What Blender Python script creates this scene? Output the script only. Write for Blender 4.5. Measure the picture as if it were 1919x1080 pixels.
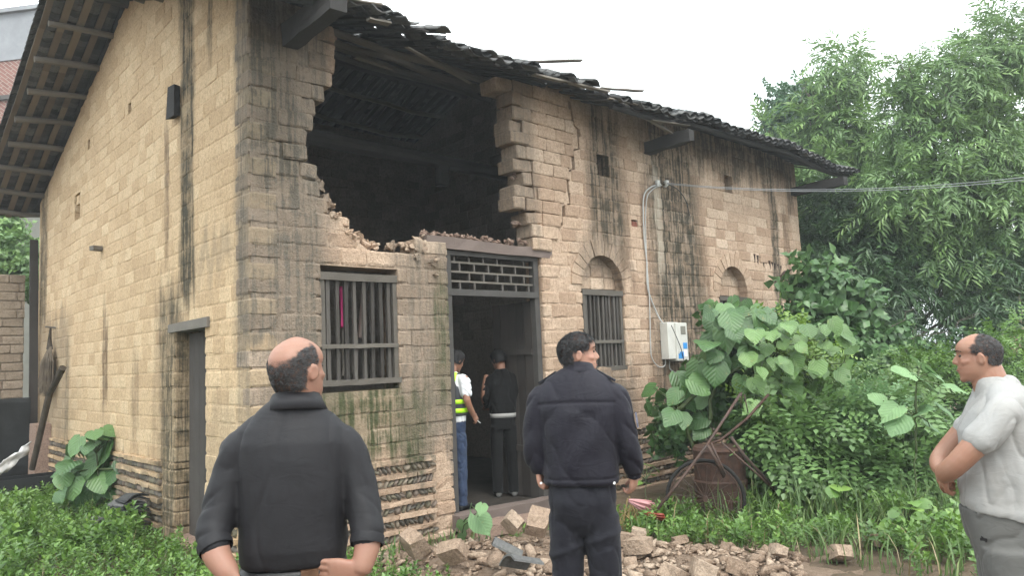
import bpy, math, random
import numpy as np
from mathutils import Vector, Matrix, noise as mnoise
for _o in list(bpy.data.objects): bpy.data.objects.remove(_o, do_unlink=True)
SC = bpy.context.scene; COL = SC.collection
R_ = math.radians
rng = np.random.default_rng(7); random.seed(7)

# ------------------------------------------------------------------ camera
CAM = np.array([-2.78895413, -6.54186453, 1.60])
RT = np.array([0.73761989, -0.67391455, -0.04190551])
UP = np.array([-0.0349284, -0.1000622, 0.99436792])
BK = np.array([-0.67431217, -0.73200187, -0.09734663])
FPX = 1390.0
cd = bpy.data.cameras.new('camera'); cam = bpy.data.objects.new('camera', cd); COL.objects.link(cam)
M = Matrix.Identity(4)
for i, v in enumerate((RT, UP, BK)):
    for k in range(3): M[k][i] = v[k]
for k in range(3): M[k][3] = CAM[k]
cam.matrix_world = M
cd.sensor_width = 36; cd.lens = 36*FPX/1919; cd.clip_start = .05; cd.clip_end = 3000
SC.camera = cam
def proj(p):
    d = np.asarray(p, float)-CAM; z = -(d@BK)
    return 959.5+FPX*(d@RT)/z, 540-FPX*(d@UP)/z, z
def ray(px):
    return RT*(px[0]-959.5)-UP*(px[1]-540)-BK*FPX
def on(px, axis, val):
    r = ray(px); return CAM+r*((val-CAM[axis])/r[axis])
def at(px, depth):
    return CAM+ray(px)/FPX*depth

# ------------------------------------------------------------------ sky, sun, exposure
W = bpy.data.worlds.new('World'); SC.world = W; W.use_nodes = True
SUN_EL, SUN_AZ = R_(58), R_(205)      # azimuth of the place the light comes from, from +Y clockwise
def build_sky():
    nt = W.node_tree; nt.nodes.clear()
    out = nt.nodes.new('ShaderNodeOutputWorld'); bg = nt.nodes.new('ShaderNodeBackground')
    sky = nt.nodes.new('ShaderNodeTexSky'); sky.sky_type = 'NISHITA'; sky.sun_disc = False
    sky.sun_elevation = SUN_EL; sky.sun_rotation = SUN_AZ; sky.air_density = 1.3; sky.dust_density = 6; sky.ozone_density = 1
    mix = nt.nodes.new('ShaderNodeMix'); mix.data_type = 'RGBA'
    mix.inputs[0].default_value = .86
    tc = nt.nodes.new('ShaderNodeTexCoord'); nz = nt.nodes.new('ShaderNodeTexNoise'); nz.inputs['Scale'].default_value = 1.6; nz.inputs['Detail'].default_value = 5
    rp = nt.nodes.new('ShaderNodeValToRGB')
    rp.color_ramp.elements[0].position = .3; rp.color_ramp.elements[0].color = (11.2, 12.6, 12.9, 1)
    rp.color_ramp.elements[1].position = .7; rp.color_ramp.elements[1].color = (14.5, 15.0, 15.1, 1)
    nt.links.new(tc.outputs['Generated'], nz.inputs['Vector']); nt.links.new(nz.outputs['Fac'], rp.inputs['Fac'])
    nt.links.new(sky.outputs[0], mix.inputs[6]); nt.links.new(rp.outputs[0], mix.inputs[7])
    nt.links.new(mix.outputs[2], bg.inputs['Color']); bg.inputs['Strength'].default_value = .14
    nt.links.new(bg.outputs[0], out.inputs[0])
build_sky()
sd = bpy.data.lights.new('sun', 'SUN'); sd.energy = 1.5; sd.angle = R_(24); sd.color = (1, .965, .91)
sun = bpy.data.objects.new('sun', sd); COL.objects.link(sun)
_d = Vector((math.sin(SUN_AZ)*math.cos(SUN_EL), math.cos(SUN_AZ)*math.cos(SUN_EL), math.sin(SUN_EL)))
sun.rotation_euler = _d.to_track_quat('Z', 'Y').to_euler(); sun.location = _d*60
SC.view_settings.view_transform = 'Standard'; SC.view_settings.look = 'None'
SC.view_settings.exposure = 0.72; SC.view_settings.gamma = 1
SC.render.engine = 'CYCLES'
SC.cycles.use_denoising = True; SC.cycles.max_bounces = 6; SC.cycles.transparent_max_bounces = 8
SC.cycles.use_adaptive_sampling = True; SC.cycles.adaptive_threshold = .035; SC.cycles.diffuse_bounces = 3; SC.cycles.glossy_bounces = 3; SC.cycles.volume_bounces = 0

# ------------------------------------------------------------------ helpers
def tag(o, label=None, cat=None, group=None, kind=None):
    if label: o['label'] = label
    if cat: o['category'] = cat
    if group: o['group'] = group
    if kind or (cat and o.parent is None): o['kind'] = kind or 'thing'
    return o
def empty(name, loc=(0, 0, 0), label=None, cat=None, group=None, kind=None, rz=0):
    o = bpy.data.objects.new(name, None); COL.objects.link(o); o.location = loc; o.rotation_euler = (0, 0, rz)
    o.empty_display_size = .1
    return tag(o, label, cat, group, kind)
def link(name, me, parent=None, mat=None):
    if mat is not None and not me.materials: me.materials.append(mat)
    o = bpy.data.objects.new(name, me); COL.objects.link(o)
    if parent is not None: o.parent = parent
    return o
def arr_mesh(name, V, F, mat=None, smooth=False, tint=None):
    """V (n,3) array, F (m,k) array, k const."""
    V = np.asarray(V, np.float32); F = np.asarray(F, np.int32); k = F.shape[1]
    me = bpy.data.meshes.new(name)
    me.vertices.add(len(V)); me.vertices.foreach_set('co', V.ravel())
    me.loops.add(F.size); me.loops.foreach_set('vertex_index', F.ravel())
    me.polygons.add(len(F)); me.polygons.foreach_set('loop_start', np.arange(0, F.size, k, dtype=np.int32))
    if smooth: me.polygons.foreach_set('use_smooth', np.ones(len(F), bool))
    if tint is not None:
        a = me.attributes.new('tint', 'FLOAT', 'POINT'); a.data.foreach_set('value', np.asarray(tint, np.float32))
    me.update(calc_edges=True)
    if mat is not None: me.materials.append(mat)
    return me
class MB:
    def __init__(s): s.v = []; s.f = []; s.t = []
    def add(s, V, F, tint=.5):
        o = len(s.v); s.v += [tuple(map(float, p)) for p in V]; s.f += [tuple(int(i)+o for i in f) for f in F]; s.t += [tint]*len(V); return s
    def box(s, c, size, rot=None, tint=.5, jit=0):
        V = np.array([[x, y, z] for x in (-.5, .5) for y in (-.5, .5) for z in (-.5, .5)])*np.array(size)
        if jit: V = V+rng.uniform(-jit, jit, V.shape)
        if rot is not None: V = V@np.array(rot.to_3x3()).T
        return s.add(V+np.array(c), [(0, 1, 3, 2), (4, 6, 7, 5), (0, 4, 5, 1), (2, 3, 7, 6), (0, 2, 6, 4), (1, 5, 7, 3)], tint)
    def tube(s, pts, rad, n=8, tint=.5, cap=True, squash=1.0, jit=0):
        pts = [Vector(p) for p in pts]; m = len(pts)
        if not hasattr(rad, '__len__'): rad = [rad]*m
        V = []; F = []; up = None
        for i, p in enumerate(pts):
            t = (pts[min(i+1, m-1)]-pts[max(i-1, 0)]).normalized()
            if up is None: up = Vector((0, 0, 1)) if abs(t.z) < .9 else Vector((1, 0, 0))
            a = t.cross(up).normalized(); b = a.cross(t).normalized(); up = b
            for k in range(n):
                q = 2*math.pi*k/n; rr = rad[i]*(1+random.uniform(-jit, jit))
                V.append(p+a*math.cos(q)*rr+b*math.sin(q)*rr*squash)
        for i in range(m-1):
            for k in range(n): F.append((i*n+k, i*n+(k+1) % n, (i+1)*n+(k+1) % n, (i+1)*n+k))
        if cap: F.append(tuple(range(n-1, -1, -1))); F.append(tuple((m-1)*n+k for k in range(n)))
        return s.add(V, F, tint)
    def beam(s, a, b, w, h, up=(0, 0, 1), tint=.5, jit=0, seg=1):
        a = Vector(a); b = Vector(b); t = (b-a).normalized(); u = Vector(up); x = t.cross(u).normalized(); u = x.cross(t).normalized()
        V = []; F = []
        for i in range(seg+1):
            p = a.lerp(b, i/seg)
            for sx, su in ((-1, -1), (1, -1), (1, 1), (-1, 1)):
                V.append(p+x*(sx*w/2+random.uniform(-jit, jit))+u*(su*h/2+random.uniform(-jit, jit)))
        for i in range(seg):
            for k in range(4): F.append((i*4+k, i*4+(k+1) % 4, (i+1)*4+(k+1) % 4, (i+1)*4+k))
        F.append((3, 2, 1, 0)); F.append(tuple(seg*4+k for k in range(4)))
        return s.add(V, F, tint)
    def mesh(s, name, mat=None, smooth=False):
        me = bpy.data.meshes.new(name); me.from_pydata(s.v, [], s.f)
        a = me.attributes.new('tint', 'FLOAT', 'POINT'); a.data.foreach_set('value', np.array(s.t, np.float32))
        if smooth: me.polygons.foreach_set('use_smooth', np.ones(len(me.polygons), bool))
        me.update()
        if mat is not None: me.materials.append(mat)
        return me
    def build(s, name, mat, parent=None, smooth=False):
        return link(name, s.mesh(name, mat, smooth), parent)
def icos(sub=1):
    import bmesh
    bm = bmesh.new(); bmesh.ops.create_icosphere(bm, subdivisions=sub, radius=1)
    V = np.array([v.co[:] for v in bm.verts]); F = np.array([[v.index for v in f.verts] for f in bm.faces]); bm.free(); return V, F
ICO1, ICO2, ICO3 = icos(1), icos(2), icos(3)
def sstep(a, b, x):
    t = np.clip((np.asarray(x, float)-a)/(b-a), 0, 1); return t*t*(3-2*t)
def gz(x, y):
    """ground height"""
    d = np.maximum(np.maximum(-np.asarray(y, float), -np.asarray(x, float)), 0)
    return -.23+.2*sstep(.8, 5.5, d)+.03*np.sin(1.3*np.asarray(x)+.7)*np.cos(1.1*np.asarray(y)) + .015*np.sin(3.1*np.asarray(x)+2*np.asarray(y))

# ------------------------------------------------------------------ node DSL
class NT:
    def __init__(s, name):
        s.mat = bpy.data.materials.new(name); s.mat.use_nodes = True; s.nt = s.mat.node_tree; s.nt.nodes.clear()
        s.out = s.nt.nodes.new('ShaderNodeOutputMaterial')
    def n(s, typ, ins=None, **kw):
        nd = s.nt.nodes.new('ShaderNode'+typ)
        for k, v in kw.items(): setattr(nd, k, v)
        for k, v in (ins or {}).items():
            sk = nd.inputs[k]
            if isinstance(v, bpy.types.NodeSocket): s.nt.links.new(v, sk)
            else:
                if sk.type == 'RGBA' and len(v) == 3: v = (*v, 1)
                sk.default_value = v
        return nd
    def math(s, op, a, b=0.0, c=None):
        ins = {0: a, 1: b}
        if c is not None: ins[2] = c
        return s.n('Math', ins, operation=op).outputs[0]
    def mr(s, v, a, b, c=0., d=1., smooth=True):
        return s.n('MapRange', {0: v, 1: a, 2: b, 3: c, 4: d}, interpolation_type='SMOOTHSTEP' if smooth else 'LINEAR').outputs[0]
    def mix(s, f, a, b, blend='MIX'):
        return s.n('Mix', {0: f, 6: a, 7: b}, data_type='RGBA', blend_type=blend).outputs[2]
    def noise(s, vec, scale, detail=4, rough=.6, dist=0.):
        ins = {'Scale': scale, 'Detail': detail, 'Roughness': rough, 'Distortion': dist}
        if vec is not None: ins['Vector'] = vec
        return s.n('TexNoise', ins).outputs['Fac']
    def pos(s): return s.n('NewGeometry').outputs['Position']
    def obj(s): return s.n('TexCoord').outputs['Object']
    def mapping(s, vec, scale=(1, 1, 1), rot=(0, 0, 0), loc=(0, 0, 0)):
        return s.n('Mapping', {0: vec, 1: loc, 2: rot, 3: scale}).outputs[0]
    def tint(s): return s.n('Attribute', attribute_name='tint').outputs['Fac']
    def ramp(s, f, stops):
        nd = s.n('ValToRGB', {0: f}); cr = nd.color_ramp
        while len(cr.elements) > 1: cr.elements.remove(cr.elements[-1])
        for i, (p, c) in enumerate(stops):
            e = cr.elements[0] if i == 0 else cr.elements.new(p)
            e.position = p; e.color = (*c, 1)
        return nd.outputs[0]
    def bump(s, h, strength, dist=.01, normal=None):
        ins = {'Strength': strength, 'Distance': dist, 'Height': h}
        if normal is not None: ins['Normal'] = normal
        return s.n('Bump', ins).outputs[0]
    def pbr(s, color, rough=.8, normal=None, spec=.3, metal=0., **kw):
        ins = {'Base Color': color, 'Roughness': rough, 'Specular IOR Level': spec, 'Metallic': metal}
        if normal is not None: ins['Normal'] = normal
        ins.update(kw)
        b = s.n('BsdfPrincipled', ins); s.nt.links.new(b.outputs[0], s.out.inputs[0]); return b

def adobe(name, axis, bands, c0, c1, c2, mould_shade=(.034, .033, .025), bumpk=1.0, joints=0.0):
    """rammed-mud brick: tint per brick, grit, and weather stains plus painted eave shade laid out on the wall (bands: u0,u1,z0,z1,strength,kind)."""
    m = NT(name); P = m.pos(); sep = m.n('SeparateXYZ', {0: P}); U = sep.outputs[axis]; Z = sep.outputs[2]
    big = m.noise(P, 1.1, 4); mid = m.noise(P, 7, 4); fine = m.noise(P, 85, 3, .7)
    col = m.ramp(m.tint(), [(0, c0), (.5, c1), (1, c2)])
    col = m.mix(m.mr(big, .35, .7, 0, .7), col, m.mix(.5, col, c0))
    col = m.mix(m.math('MULTIPLY', m.mr(mid, .45, .75), .26), col, (c0[0]*.55, c0[1]*.53, c0[2]*.5))
    col = m.mix(m.mr(fine, .35, .75, -.0, .34), col, (c0[0]*.38, c0[1]*.36, c0[2]*.33))
    grit = m.noise(P, 27, 3, .75)
    col = m.mix(m.mr(grit, .42, .68, 0, .42), col, (c0[0]*.42, c0[1]*.40, c0[2]*.37)); col = m.mix(m.mr(grit, .40, .24, 0, .4), col, (min(1, c2[0]*1.2), min(1, c2[1]*1.2), min(1, c2[2]*1.2)))
    grav = m.n('TexVoronoi', {'Vector': P, 'Scale': 75.}, feature='F1')
    col = m.mix(m.mr(grav.outputs['Distance'], .28, .1, 0, .34), col, (min(1, c2[0]*1.25), min(1, c2[1]*1.25), min(1, c2[2]*1.25)))
    if bands:
        wob = m.noise(m.mapping(P, (1.6, 1.6, .55)), 1.7, 4)
        Uw = m.math('ADD', U, m.math('MULTIPLY', m.math('SUBTRACT', wob, .5), .34))
        zn = m.noise(m.mapping(P, (5, 5, .3)), 1.0, 4, .65)
        Zw = m.math('ADD', Z, m.math('MULTIPLY', m.math('SUBTRACT', zn, .5), 1.5))
        tot = {}
        for (u0, u1, z0, z1, st, kind) in bands:
            c = (u0+u1)/2; h = (u1-u0)/2
            d = m.math('ABSOLUTE', m.math('SUBTRACT', Uw, c))
            a = m.mr(d, h*.65, h*1.3, st, 0.)
            b = m.math('MULTIPLY', m.mr(Zw, z0-.15, z0+.3), m.mr(Zw, z1-.3, z1+.15, 1., 0.))
            k = m.math('MULTIPLY', a, b)
            tot[kind] = k if kind not in tot else m.math('MAXIMUM', tot[kind], k)
        streak = m.noise(m.mapping(P, (14, 14, .4)), 1.3, 4, .7)
        blot = m.noise(P, 4.5, 4, .7)
        sk = m.mr(m.math('ADD', m.math('MULTIPLY', streak, .6), m.math('MULTIPLY', blot, .4)), .39, .57, .32, 1.0)
        pal = {'brown': (.085, .055, .035), 'green': (.05, .055, .028), 'dark': mould_shade, 'grey': (.105, .091, .073), 'pale': (.46, .40, .32)}
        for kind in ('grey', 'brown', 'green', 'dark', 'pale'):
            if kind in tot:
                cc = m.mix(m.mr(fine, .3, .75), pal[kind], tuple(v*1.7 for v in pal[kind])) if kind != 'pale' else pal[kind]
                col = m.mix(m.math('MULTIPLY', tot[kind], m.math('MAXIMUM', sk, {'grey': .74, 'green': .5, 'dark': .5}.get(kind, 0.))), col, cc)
    pit = m.n('TexVoronoi', {'Vector': m.mapping(P, (1, 1, 1)), 'Scale': 42.}, feature='F1').outputs['Distance']
    h = m.math('ADD', m.math('MULTIPLY', fine, .5), m.math('MULTIPLY', mid, .9))
    h = m.math('ADD', h, m.math('MULTIPLY', m.math('ADD', pit, grit), .35))
    m.pbr(col, .95, m.bump(h, .9*bumpk, .016), .12)
    return m.mat

TAN0, TAN1, TAN2 = (.42, .295, .21), (.56, .415, .305), (.65, .505, .385)
FRONT_BANDS = [(-.2, .88, 1.6, 5.9, 1.0, 'grey'), (.05, .5, 3.2, 5.6, .6, 'dark'), (-.3, 1.0, .2, 1.9, .75, 'grey'), (.45, 1.9, .5, 1.5, 1.0, 'green'),
    (1.55, 2.4, .4, 3.0, .85, 'grey'), (2.05, 2.4, .9, 2.6, .75, 'green'), (1.5, 2.4, 2.6, 3.2, .5, 'grey'),
    (3.1, 3.72, 3.0, 5.6, .7, 'grey'), (4.72, 5.45, 3.1, 5.1, .92, 'dark'), (5.3, 5.6, 2.4, 4.3, .6, 'brown'), (4.4, 5.5, 2.6, 3.3, .6, 'grey'),
    (4.4, 5.5, .5, 1.5, .8, 'grey'), (3.8, 5.9, .4, .9, .5, 'grey'),
    (6.05, 7.35, .2, 5.2, .96, 'dark'), (5.85, 6.05, .5, 4.4, .4, 'brown'), (7.2, 7.6, 1.2, 3.6, .6, 'brown'), (6.22, 6.36, 2.6, 4.35, .85, 'pale'),
    (9.62, 9.9, 2.3, 5.0, .9, 'dark'), (10.1, 10.3, 2.2, 4.2, .7, 'brown'), (10.35, 10.6, 4.0, 5.0, .8, 'dark'), (5.9, 10.9, 4.45, 5.9, .85, 'dark'), (4.0, 5.0, 5.0, 5.9, .6, 'grey')]  # wide dark band under the eaves paints in eave shadow along with smoke stain
GABLE_BANDS = [(-.35, .32, 1.7, 5.9, .95, 'grey'), (-.2, .12, 3.2, 5.6, .6, 'dark'), (-.35, .3, 0, 1.9, .6, 'grey'), (1.4, 1.85, 2.2, 6.6, .96, 'dark'), (.86, 1.02, 4.7, 6.2, .8, 'dark'), (2.22, 2.4, 2.9, 4.6, .8, 'brown'),
    (1.75, 2.5, -.3, 2.75, .88, 'dark'), (2.4, 2.75, .5, 2.6, .35, 'brown'), (.35, 1.35, 2.55, 3.0, .5, 'grey'), (4.7, 4.95, 1.2, 2.6, .85, 'brown'), (3.3, 3.6, .7, 2.0, .5, 'brown'), (8.7, 9.3, 2.5, 5.2, .8, 'dark'),
    (6.9, 9.3, .5, 2.75, .55, 'grey'), (6.9, 7.2, .5, 2.3, .5, 'dark'), (2.4, 6.5, -.4, .55, .6, 'grey'), (.3, 1.1, .1, 1.4, .3, 'grey')]
MAT = {}
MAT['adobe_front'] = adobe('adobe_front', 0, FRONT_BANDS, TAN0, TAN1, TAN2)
MAT['adobe_gable'] = adobe('adobe_gable', 1, GABLE_BANDS, (.53, .38, .235), (.63, .465, .295), (.70, .54, .355), bumpk=.65)
MAT['adobe_raw'] = adobe('adobe_raw', 0, [], (.21, .15, .11), (.36, .265, .195), (.52, .41, .315))
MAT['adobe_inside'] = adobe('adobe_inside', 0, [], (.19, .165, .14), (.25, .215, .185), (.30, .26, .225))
MAT['mud_pink'] = adobe('mud_pink', 0, [], (.27, .185, .145), (.35, .25, .20), (.42, .32, .26), bumpk=1.6)
def wood(name, c0, c1, scale=(14, 14, 1.2), rough=.85):
    m = NT(name); P = m.obj(); g = m.noise(m.mapping(P, scale), 6, 6, .7, .4); w = m.noise(P, 3, 3)
    col = m.mix(g, c0, c1); col = m.mix(m.mr(w, .4, .75, 0, .5), col, tuple(v*.5 for v in c0))
    t = m.tint(); col = m.mix(.5, col, m.mix(t, tuple(v*.55 for v in c0), tuple(min(1, v*1.35) for v in c1)))
    m.pbr(col, rough, m.bump(g, .5, .006), .2); return m.mat
MAT['wood_bar'] = wood('wood_bar', (.04, .035, .032), (.105, .095, .085), (14, 14, 1.2))
MAT['wood_barx'] = wood('wood_barx', (.06, .052, .045), (.15, .135, .115), (1.2, 14, 14))
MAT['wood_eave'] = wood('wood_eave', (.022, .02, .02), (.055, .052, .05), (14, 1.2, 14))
MAT['wood_grey'] = wood('wood_grey', (.085, .075, .065), (.21, .19, .165), (14, 14, 1.2))
MAT['wood_greyx'] = wood('wood_greyx', (.075, .065, .055), (.19, .17, .145), (1.2, 14, 14))
MAT['wood_dark'] = wood('wood_dark', (.028, .024, .022), (.075, .066, .06), (14, 14, 1.2))
MAT['wood_darky'] = wood('wood_darky', (.04, .037, .036), (.10, .094, .088), (14, 1.2, 14))
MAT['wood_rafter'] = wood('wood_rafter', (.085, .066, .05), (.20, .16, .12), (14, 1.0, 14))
MAT['wood_lintel'] = wood('wood_lintel', (.11, .085, .075), (.21, .165, .145), (1.2, 14, 14))
def simple(name, col, rough=.7, spec=.3, metal=0, nscale=0, namp=.0, bump=0., col2=None, space='obj'):
    m = NT(name); P = m.obj() if space == 'obj' else m.pos(); c = col; nrm = None
    if nscale:
        f = m.noise(P, nscale, 5, .65); c = m.mix(m.mr(f, .3, .7), col, col2 or tuple(v*(1-namp) for v in col))
        if bump: nrm = m.bump(f, bump, .01)
    m.pbr(c, rough, nrm, spec, metal); return m.mat
def tilemat():
    m = NT('roof_tile'); P = m.pos(); a = m.noise(P, 3, 5, .7); b = m.noise(P, 40, 4)
    col = m.ramp(m.tint(), [(0, (.035, .036, .037)), (.6, (.075, .076, .077)), (1, (.135, .133, .13))])
    col = m.mix(m.mr(a, .5, .7, 0, .6), col, (.13, .128, .115)); col = m.mix(m.mr(b, .4, .7, 0, .4), col, (.025, .026, .025))
    m.pbr(col, .85, m.bump(b, .5, .006), .2); return m.mat
MAT['tile'] = tilemat()
def stonemat():
    m = NT('river_stone'); P = m.pos(); b = m.noise(P, 30, 4)
    col = m.ramp(m.tint(), [(0, (.10, .09, .075)), (.35, (.15, .13, .105)), (.6, (.20, .15, .12)), (.8, (.16, .145, .10)), (1, (.25, .205, .155))])
    col = m.mix(m.mr(b, .4, .7, 0, .45), col, (.06, .055, .04)); m.pbr(col, .75, m.bump(b, .4, .006), .3); return m.mat
MAT['stone'] = stonemat()
# ------------------------------------------------------------------ ground
def groundmat():
    m = NT('soil'); P = m.pos(); a = m.noise(P, 1.2, 5, .65); b = m.noise(P, 14, 6, .7); c = m.noise(P, 60, 4, .7)
    col = m.mix(m.mr(a, .35, .65), (.10, .075, .052), (.16, .12, .085)); col = m.mix(m.mr(b, .45, .7, 0, .6), col, (.05, .042, .03))
    col = m.mix(m.mr(a, .55, .72, 0, .55), col, (.045, .06, .025))
    m.pbr(col, .95, m.bump(m.math('ADD', b, m.math('MULTIPLY', c, .4)), .8, .03), .1); return m.mat
MAT['soil'] = groundmat()
def make_ground():
    xs = np.concatenate([[-900, -300, -90, -40, -20], np.arange(-12, 26, .2), [30, 40, 60, 120, 400, 1000]])
    ys = np.concatenate([[-900, -300, -90, -40, -20], np.arange(-11, 22, .2), [26, 40, 60, 120, 400, 1000]])
    X, Y = np.meshgrid(xs, ys, indexing='ij'); Z = gz(X, Y)
    far = (np.abs(X-5) > 30) | (np.abs(Y) > 30); Z = np.where(far, -.2, Z)
    ins = (X > .15) & (X < 10.6) & (Y > .15) & (Y < 9.2); Z = np.where(ins, -.35, Z)
    n, k = X.shape; idx = np.arange(n*k).reshape(n, k)
    F = np.stack([idx[:-1, :-1], idx[1:, :-1], idx[1:, 1:], idx[:-1, 1:]], -1).reshape(-1, 4)
    o = link('ground', arr_mesh('ground', np.stack([X, Y, Z], -1).reshape(-1, 3), F, MAT['soil'], True)); tag(o, kind='structure')
make_ground()

# ------------------------------------------------------------------ the mud-brick house
HOUSE = empty('adobe_house', (0, 0, -.2), 'tan mud brick farmhouse with a collapsed hole above its front door and grey tiled roof', 'house')
HL, HD = 10.75, 9.4            # front length, depth
HOFF = Vector((0, 0, .2))      # parts are modelled in world space; the root sits at -0.2
def hp(o, parent=None):
    """parent a world-space part to the house (or to a part of it)"""
    if parent is None: o.parent = HOUSE; o.location = Vector(o.location)+HOFF
    else: o.parent = parent
    return o
def poly_wall(name, outer, holes, depth, frame, mat):
    """flat slab with openings; outer/holes in (u,z); frame maps (u,z,d)->world."""
    cu = bpy.data.curves.new('tmp', 'CURVE'); cu.dimensions = '2D'; cu.fill_mode = 'BOTH'; cu.extrude = depth/2
    for poly in [outer]+holes:
        sp = cu.splines.new('POLY'); sp.points.add(len(poly)-1); sp.use_cyclic_u = True
        for p, (u, z) in zip(sp.points, poly): p.co = (u, z, 0, 1)
    ob = bpy.data.objects.new('tmp', cu); COL.objects.link(ob); dg = bpy.context.evaluated_depsgraph_get()
    me = bpy.data.meshes.new_from_object(ob.evaluated_get(dg)); bpy.data.objects.remove(ob); bpy.data.curves.remove(cu)
    V = np.empty(len(me.vertices)*3); me.vertices.foreach_get('co', V); V = V.reshape(-1, 3)
    Wd = np.array([frame(u, z, d+depth/2) for u, z, d in V]); me.vertices.foreach_set('co', Wd.ravel())
    me.materials.clear(); me.materials.append(mat); me.name = name
    a = me.attributes.new('tint', 'FLOAT', 'POINT'); a.data.foreach_set('value', np.full(len(me.vertices), .55, np.float32)); me.update()
    return link(name, me)
def ridge_deck(y): return 4.93+.385*(y+.72) if y < 3.9 else 6.71-.318*(y-3.9)
def sag(x, y): return .05*math.sin(.9*x+.4)+.03*math.sin(2.3*x+1.1*y)+.018*math.sin(5.1*x+.6*y)-.06*math.exp(-((x-2.4)/1.3)**2)*(1 if y < 2 else .3)
def rect(u0, u1, z0, z1, e=0): return [(u0-e, z0-e), (u1+e, z0-e), (u1+e, z1+e), (u0-e, z1+e)]
HOLE = [(.98, 5.7), (.93, 5.2), (.86, 4.62), (.89, 4.42), (.70, 4.17), (.64, 3.95), (.67, 3.48), (.80, 3.42), (.78, 3.22), (.98, 3.08), (1.22, 2.86), (1.6, 2.80),
        (1.9, 2.86), (2.02, 3.0), (3.75, 3.0), (3.64, 3.16), (3.45, 3.4), (3.42, 3.74), (3.49, 4.08), (3.41, 4.34), (3.34, 4.64), (3.22, 4.95), (3.22, 5.12), (3.88, 5.2), (3.9, 5.7)]
def scan(poly, z):
    xs = []
    for (x0, z0), (x1, z1) in zip(poly, poly[1:]+poly[:1]):
        if (z0 <= z) != (z1 <= z): xs.append(x0+(z-z0)/(z1-z0)*(x1-x0))
    return sorted(xs)
def arch_span(cx, cz, r, z):
    d = z-cz; return None if abs(d) > r else math.sqrt(max(0, r*r-d*d))
ARCHES = [(4.93, 2.56, .43, .64, 1.41), (8.25, 2.59, .43, .63, 1.35)]   # centre x, centre z, inner r, outer r, sill
def front_blocked(z, h):
    """blocked u-intervals for a course centred on z"""
    B = []
    lo, hi = z-h*.5, z+h*.5
    if lo < 2.5 and hi > 1.45: B.append((.72, 1.6))
    if lo < 2.9: B.append((2.28, 3.76))
    for cx, cz, r, ro, sill in ARCHES:
        if sill+.03 < z <= cz: B.append((cx-r, cx+r))
        elif cz < z < cz+ro+.02:
            w = max(arch_span(cx, cz, ro, min(z, cz+ro)) or 0, .05); B.append((cx-w, cx+w))
    for u0, u1, z0, z1 in ((4.95, 5.2, 4.12, 4.38), (5.64, 5.77, 3.38, 3.54), (8.21, 8.45, 4.19, 4.54)):
        if z0 < z < z1: B.append((u0, u1))
    if z > 2.86:
        s = scan(HOLE, z)
        if len(s) >= 2: B.append((s[0]+random.uniform(-.08, .06), s[-1]+random.uniform(-.13, .1)))
    return B
GDOOR = (1.12, 2.0, -.3, 2.06)
GHOLES = [(3.72, 3.86, 4.99, 5.18), (5.84, 5.96, 5.1, 5.24), (4.66, 4.78, 4.82, 4.97), (6.38, 6.74, 4.12, 4.5)]
def gable_blocked(z, h):
    B = []
    if z-h*.5 < 2.1: B.append((1.12, 2.0))
    for u0, u1, z0, z1 in GHOLES:
        if z0 < z < z1: B.append((u0, u1))
    return B
FRONT = lambda u, z, d: (u, d, z)
GABLE = lambda u, z, d: (d, u, z)
front_outer = [(0.02, -.4), (HL, -.4), (HL, ridge_deck(.1)-.05), (0.02, ridge_deck(.1)-.05)]
def circ_arch(cx, cz, r, sill, e): return [(cx-r-e, sill-e), (cx+r+e, sill-e)]+[(cx+(r+e)*math.cos(a), cz+(r+e)*math.sin(a)) for a in np.linspace(0, math.pi, 13)]
fh = [rect(.72, 1.6, 1.42, 2.55, .06), rect(4.95, 5.2, 4.12, 4.38, .03), rect(5.64, 5.77, 3.38, 3.54, .01), rect(8.21, 8.45, 4.19, 4.54, .03)]
fh += [circ_arch(a[0], a[1], a[2], a[4], .04) for a in ARCHES]
# the break runs up through the wall head and joins the doorway: cut it out of the outline itself
grow = []
hc = np.array([2.2, 4.1])
brk = [(2.23, -.4), (2.23, 2.93), (2.0, 2.85)]+[(1.6, 2.72), (1.25, 2.8), (.85, 3.05), (.58, 3.3), (.5, 3.6), (.48, 4.0), (.55, 4.3), (.7, 4.5), (.72, 4.9), (.78, 5.3)]
brk_r = [(4.05, 5.3), (3.95, 5.1), (3.5, 4.95), (3.6, 4.6), (3.68, 4.2), (3.7, 3.8), (3.7, 3.4), (3.9, 3.1), (3.86, 2.95), (3.8, 2.95), (3.8, -.4)]
zt = ridge_deck(.1)-.05
outA = [(.02, -.4)]+brk[:-1]+[(.78, zt), (.02, zt)]
outB = [(4.05, zt)]+brk_r[1:]+[(HL, -.4), (HL, zt)]
WALLM = MAT['adobe_front']
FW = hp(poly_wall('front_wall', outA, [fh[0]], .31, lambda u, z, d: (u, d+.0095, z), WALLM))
crack = [(4.40, 5.05), (4.46, 4.74), (4.56, 4.69), (4.57, 4.42), (4.42, 4.37), (4.43, 4.12), (4.3, 4.06), (4.31, 3.82), (4.34, 3.64), (4.2, 3.58), (4.18, 3.37), (4.1, 3.3)]
fh.append(crack+[(x+.06, z) for x, z in crack[::-1]])
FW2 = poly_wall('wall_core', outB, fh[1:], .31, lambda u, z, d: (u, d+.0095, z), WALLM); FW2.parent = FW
gable_outer = [(.03, -.4)]+[(HD, -.4)]+[(y, ridge_deck(y)-.06) for y in np.linspace(HD, .03, 40)]
GW = hp(poly_wall('gable_wall', gable_outer, [rect(1.12, 2.0, -.3, 2.06, .04)]+[rect(*g, .02) for g in GHOLES], .31, lambda u, z, d: (d+.0055, u, z), MAT['adobe_gable']))
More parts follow.
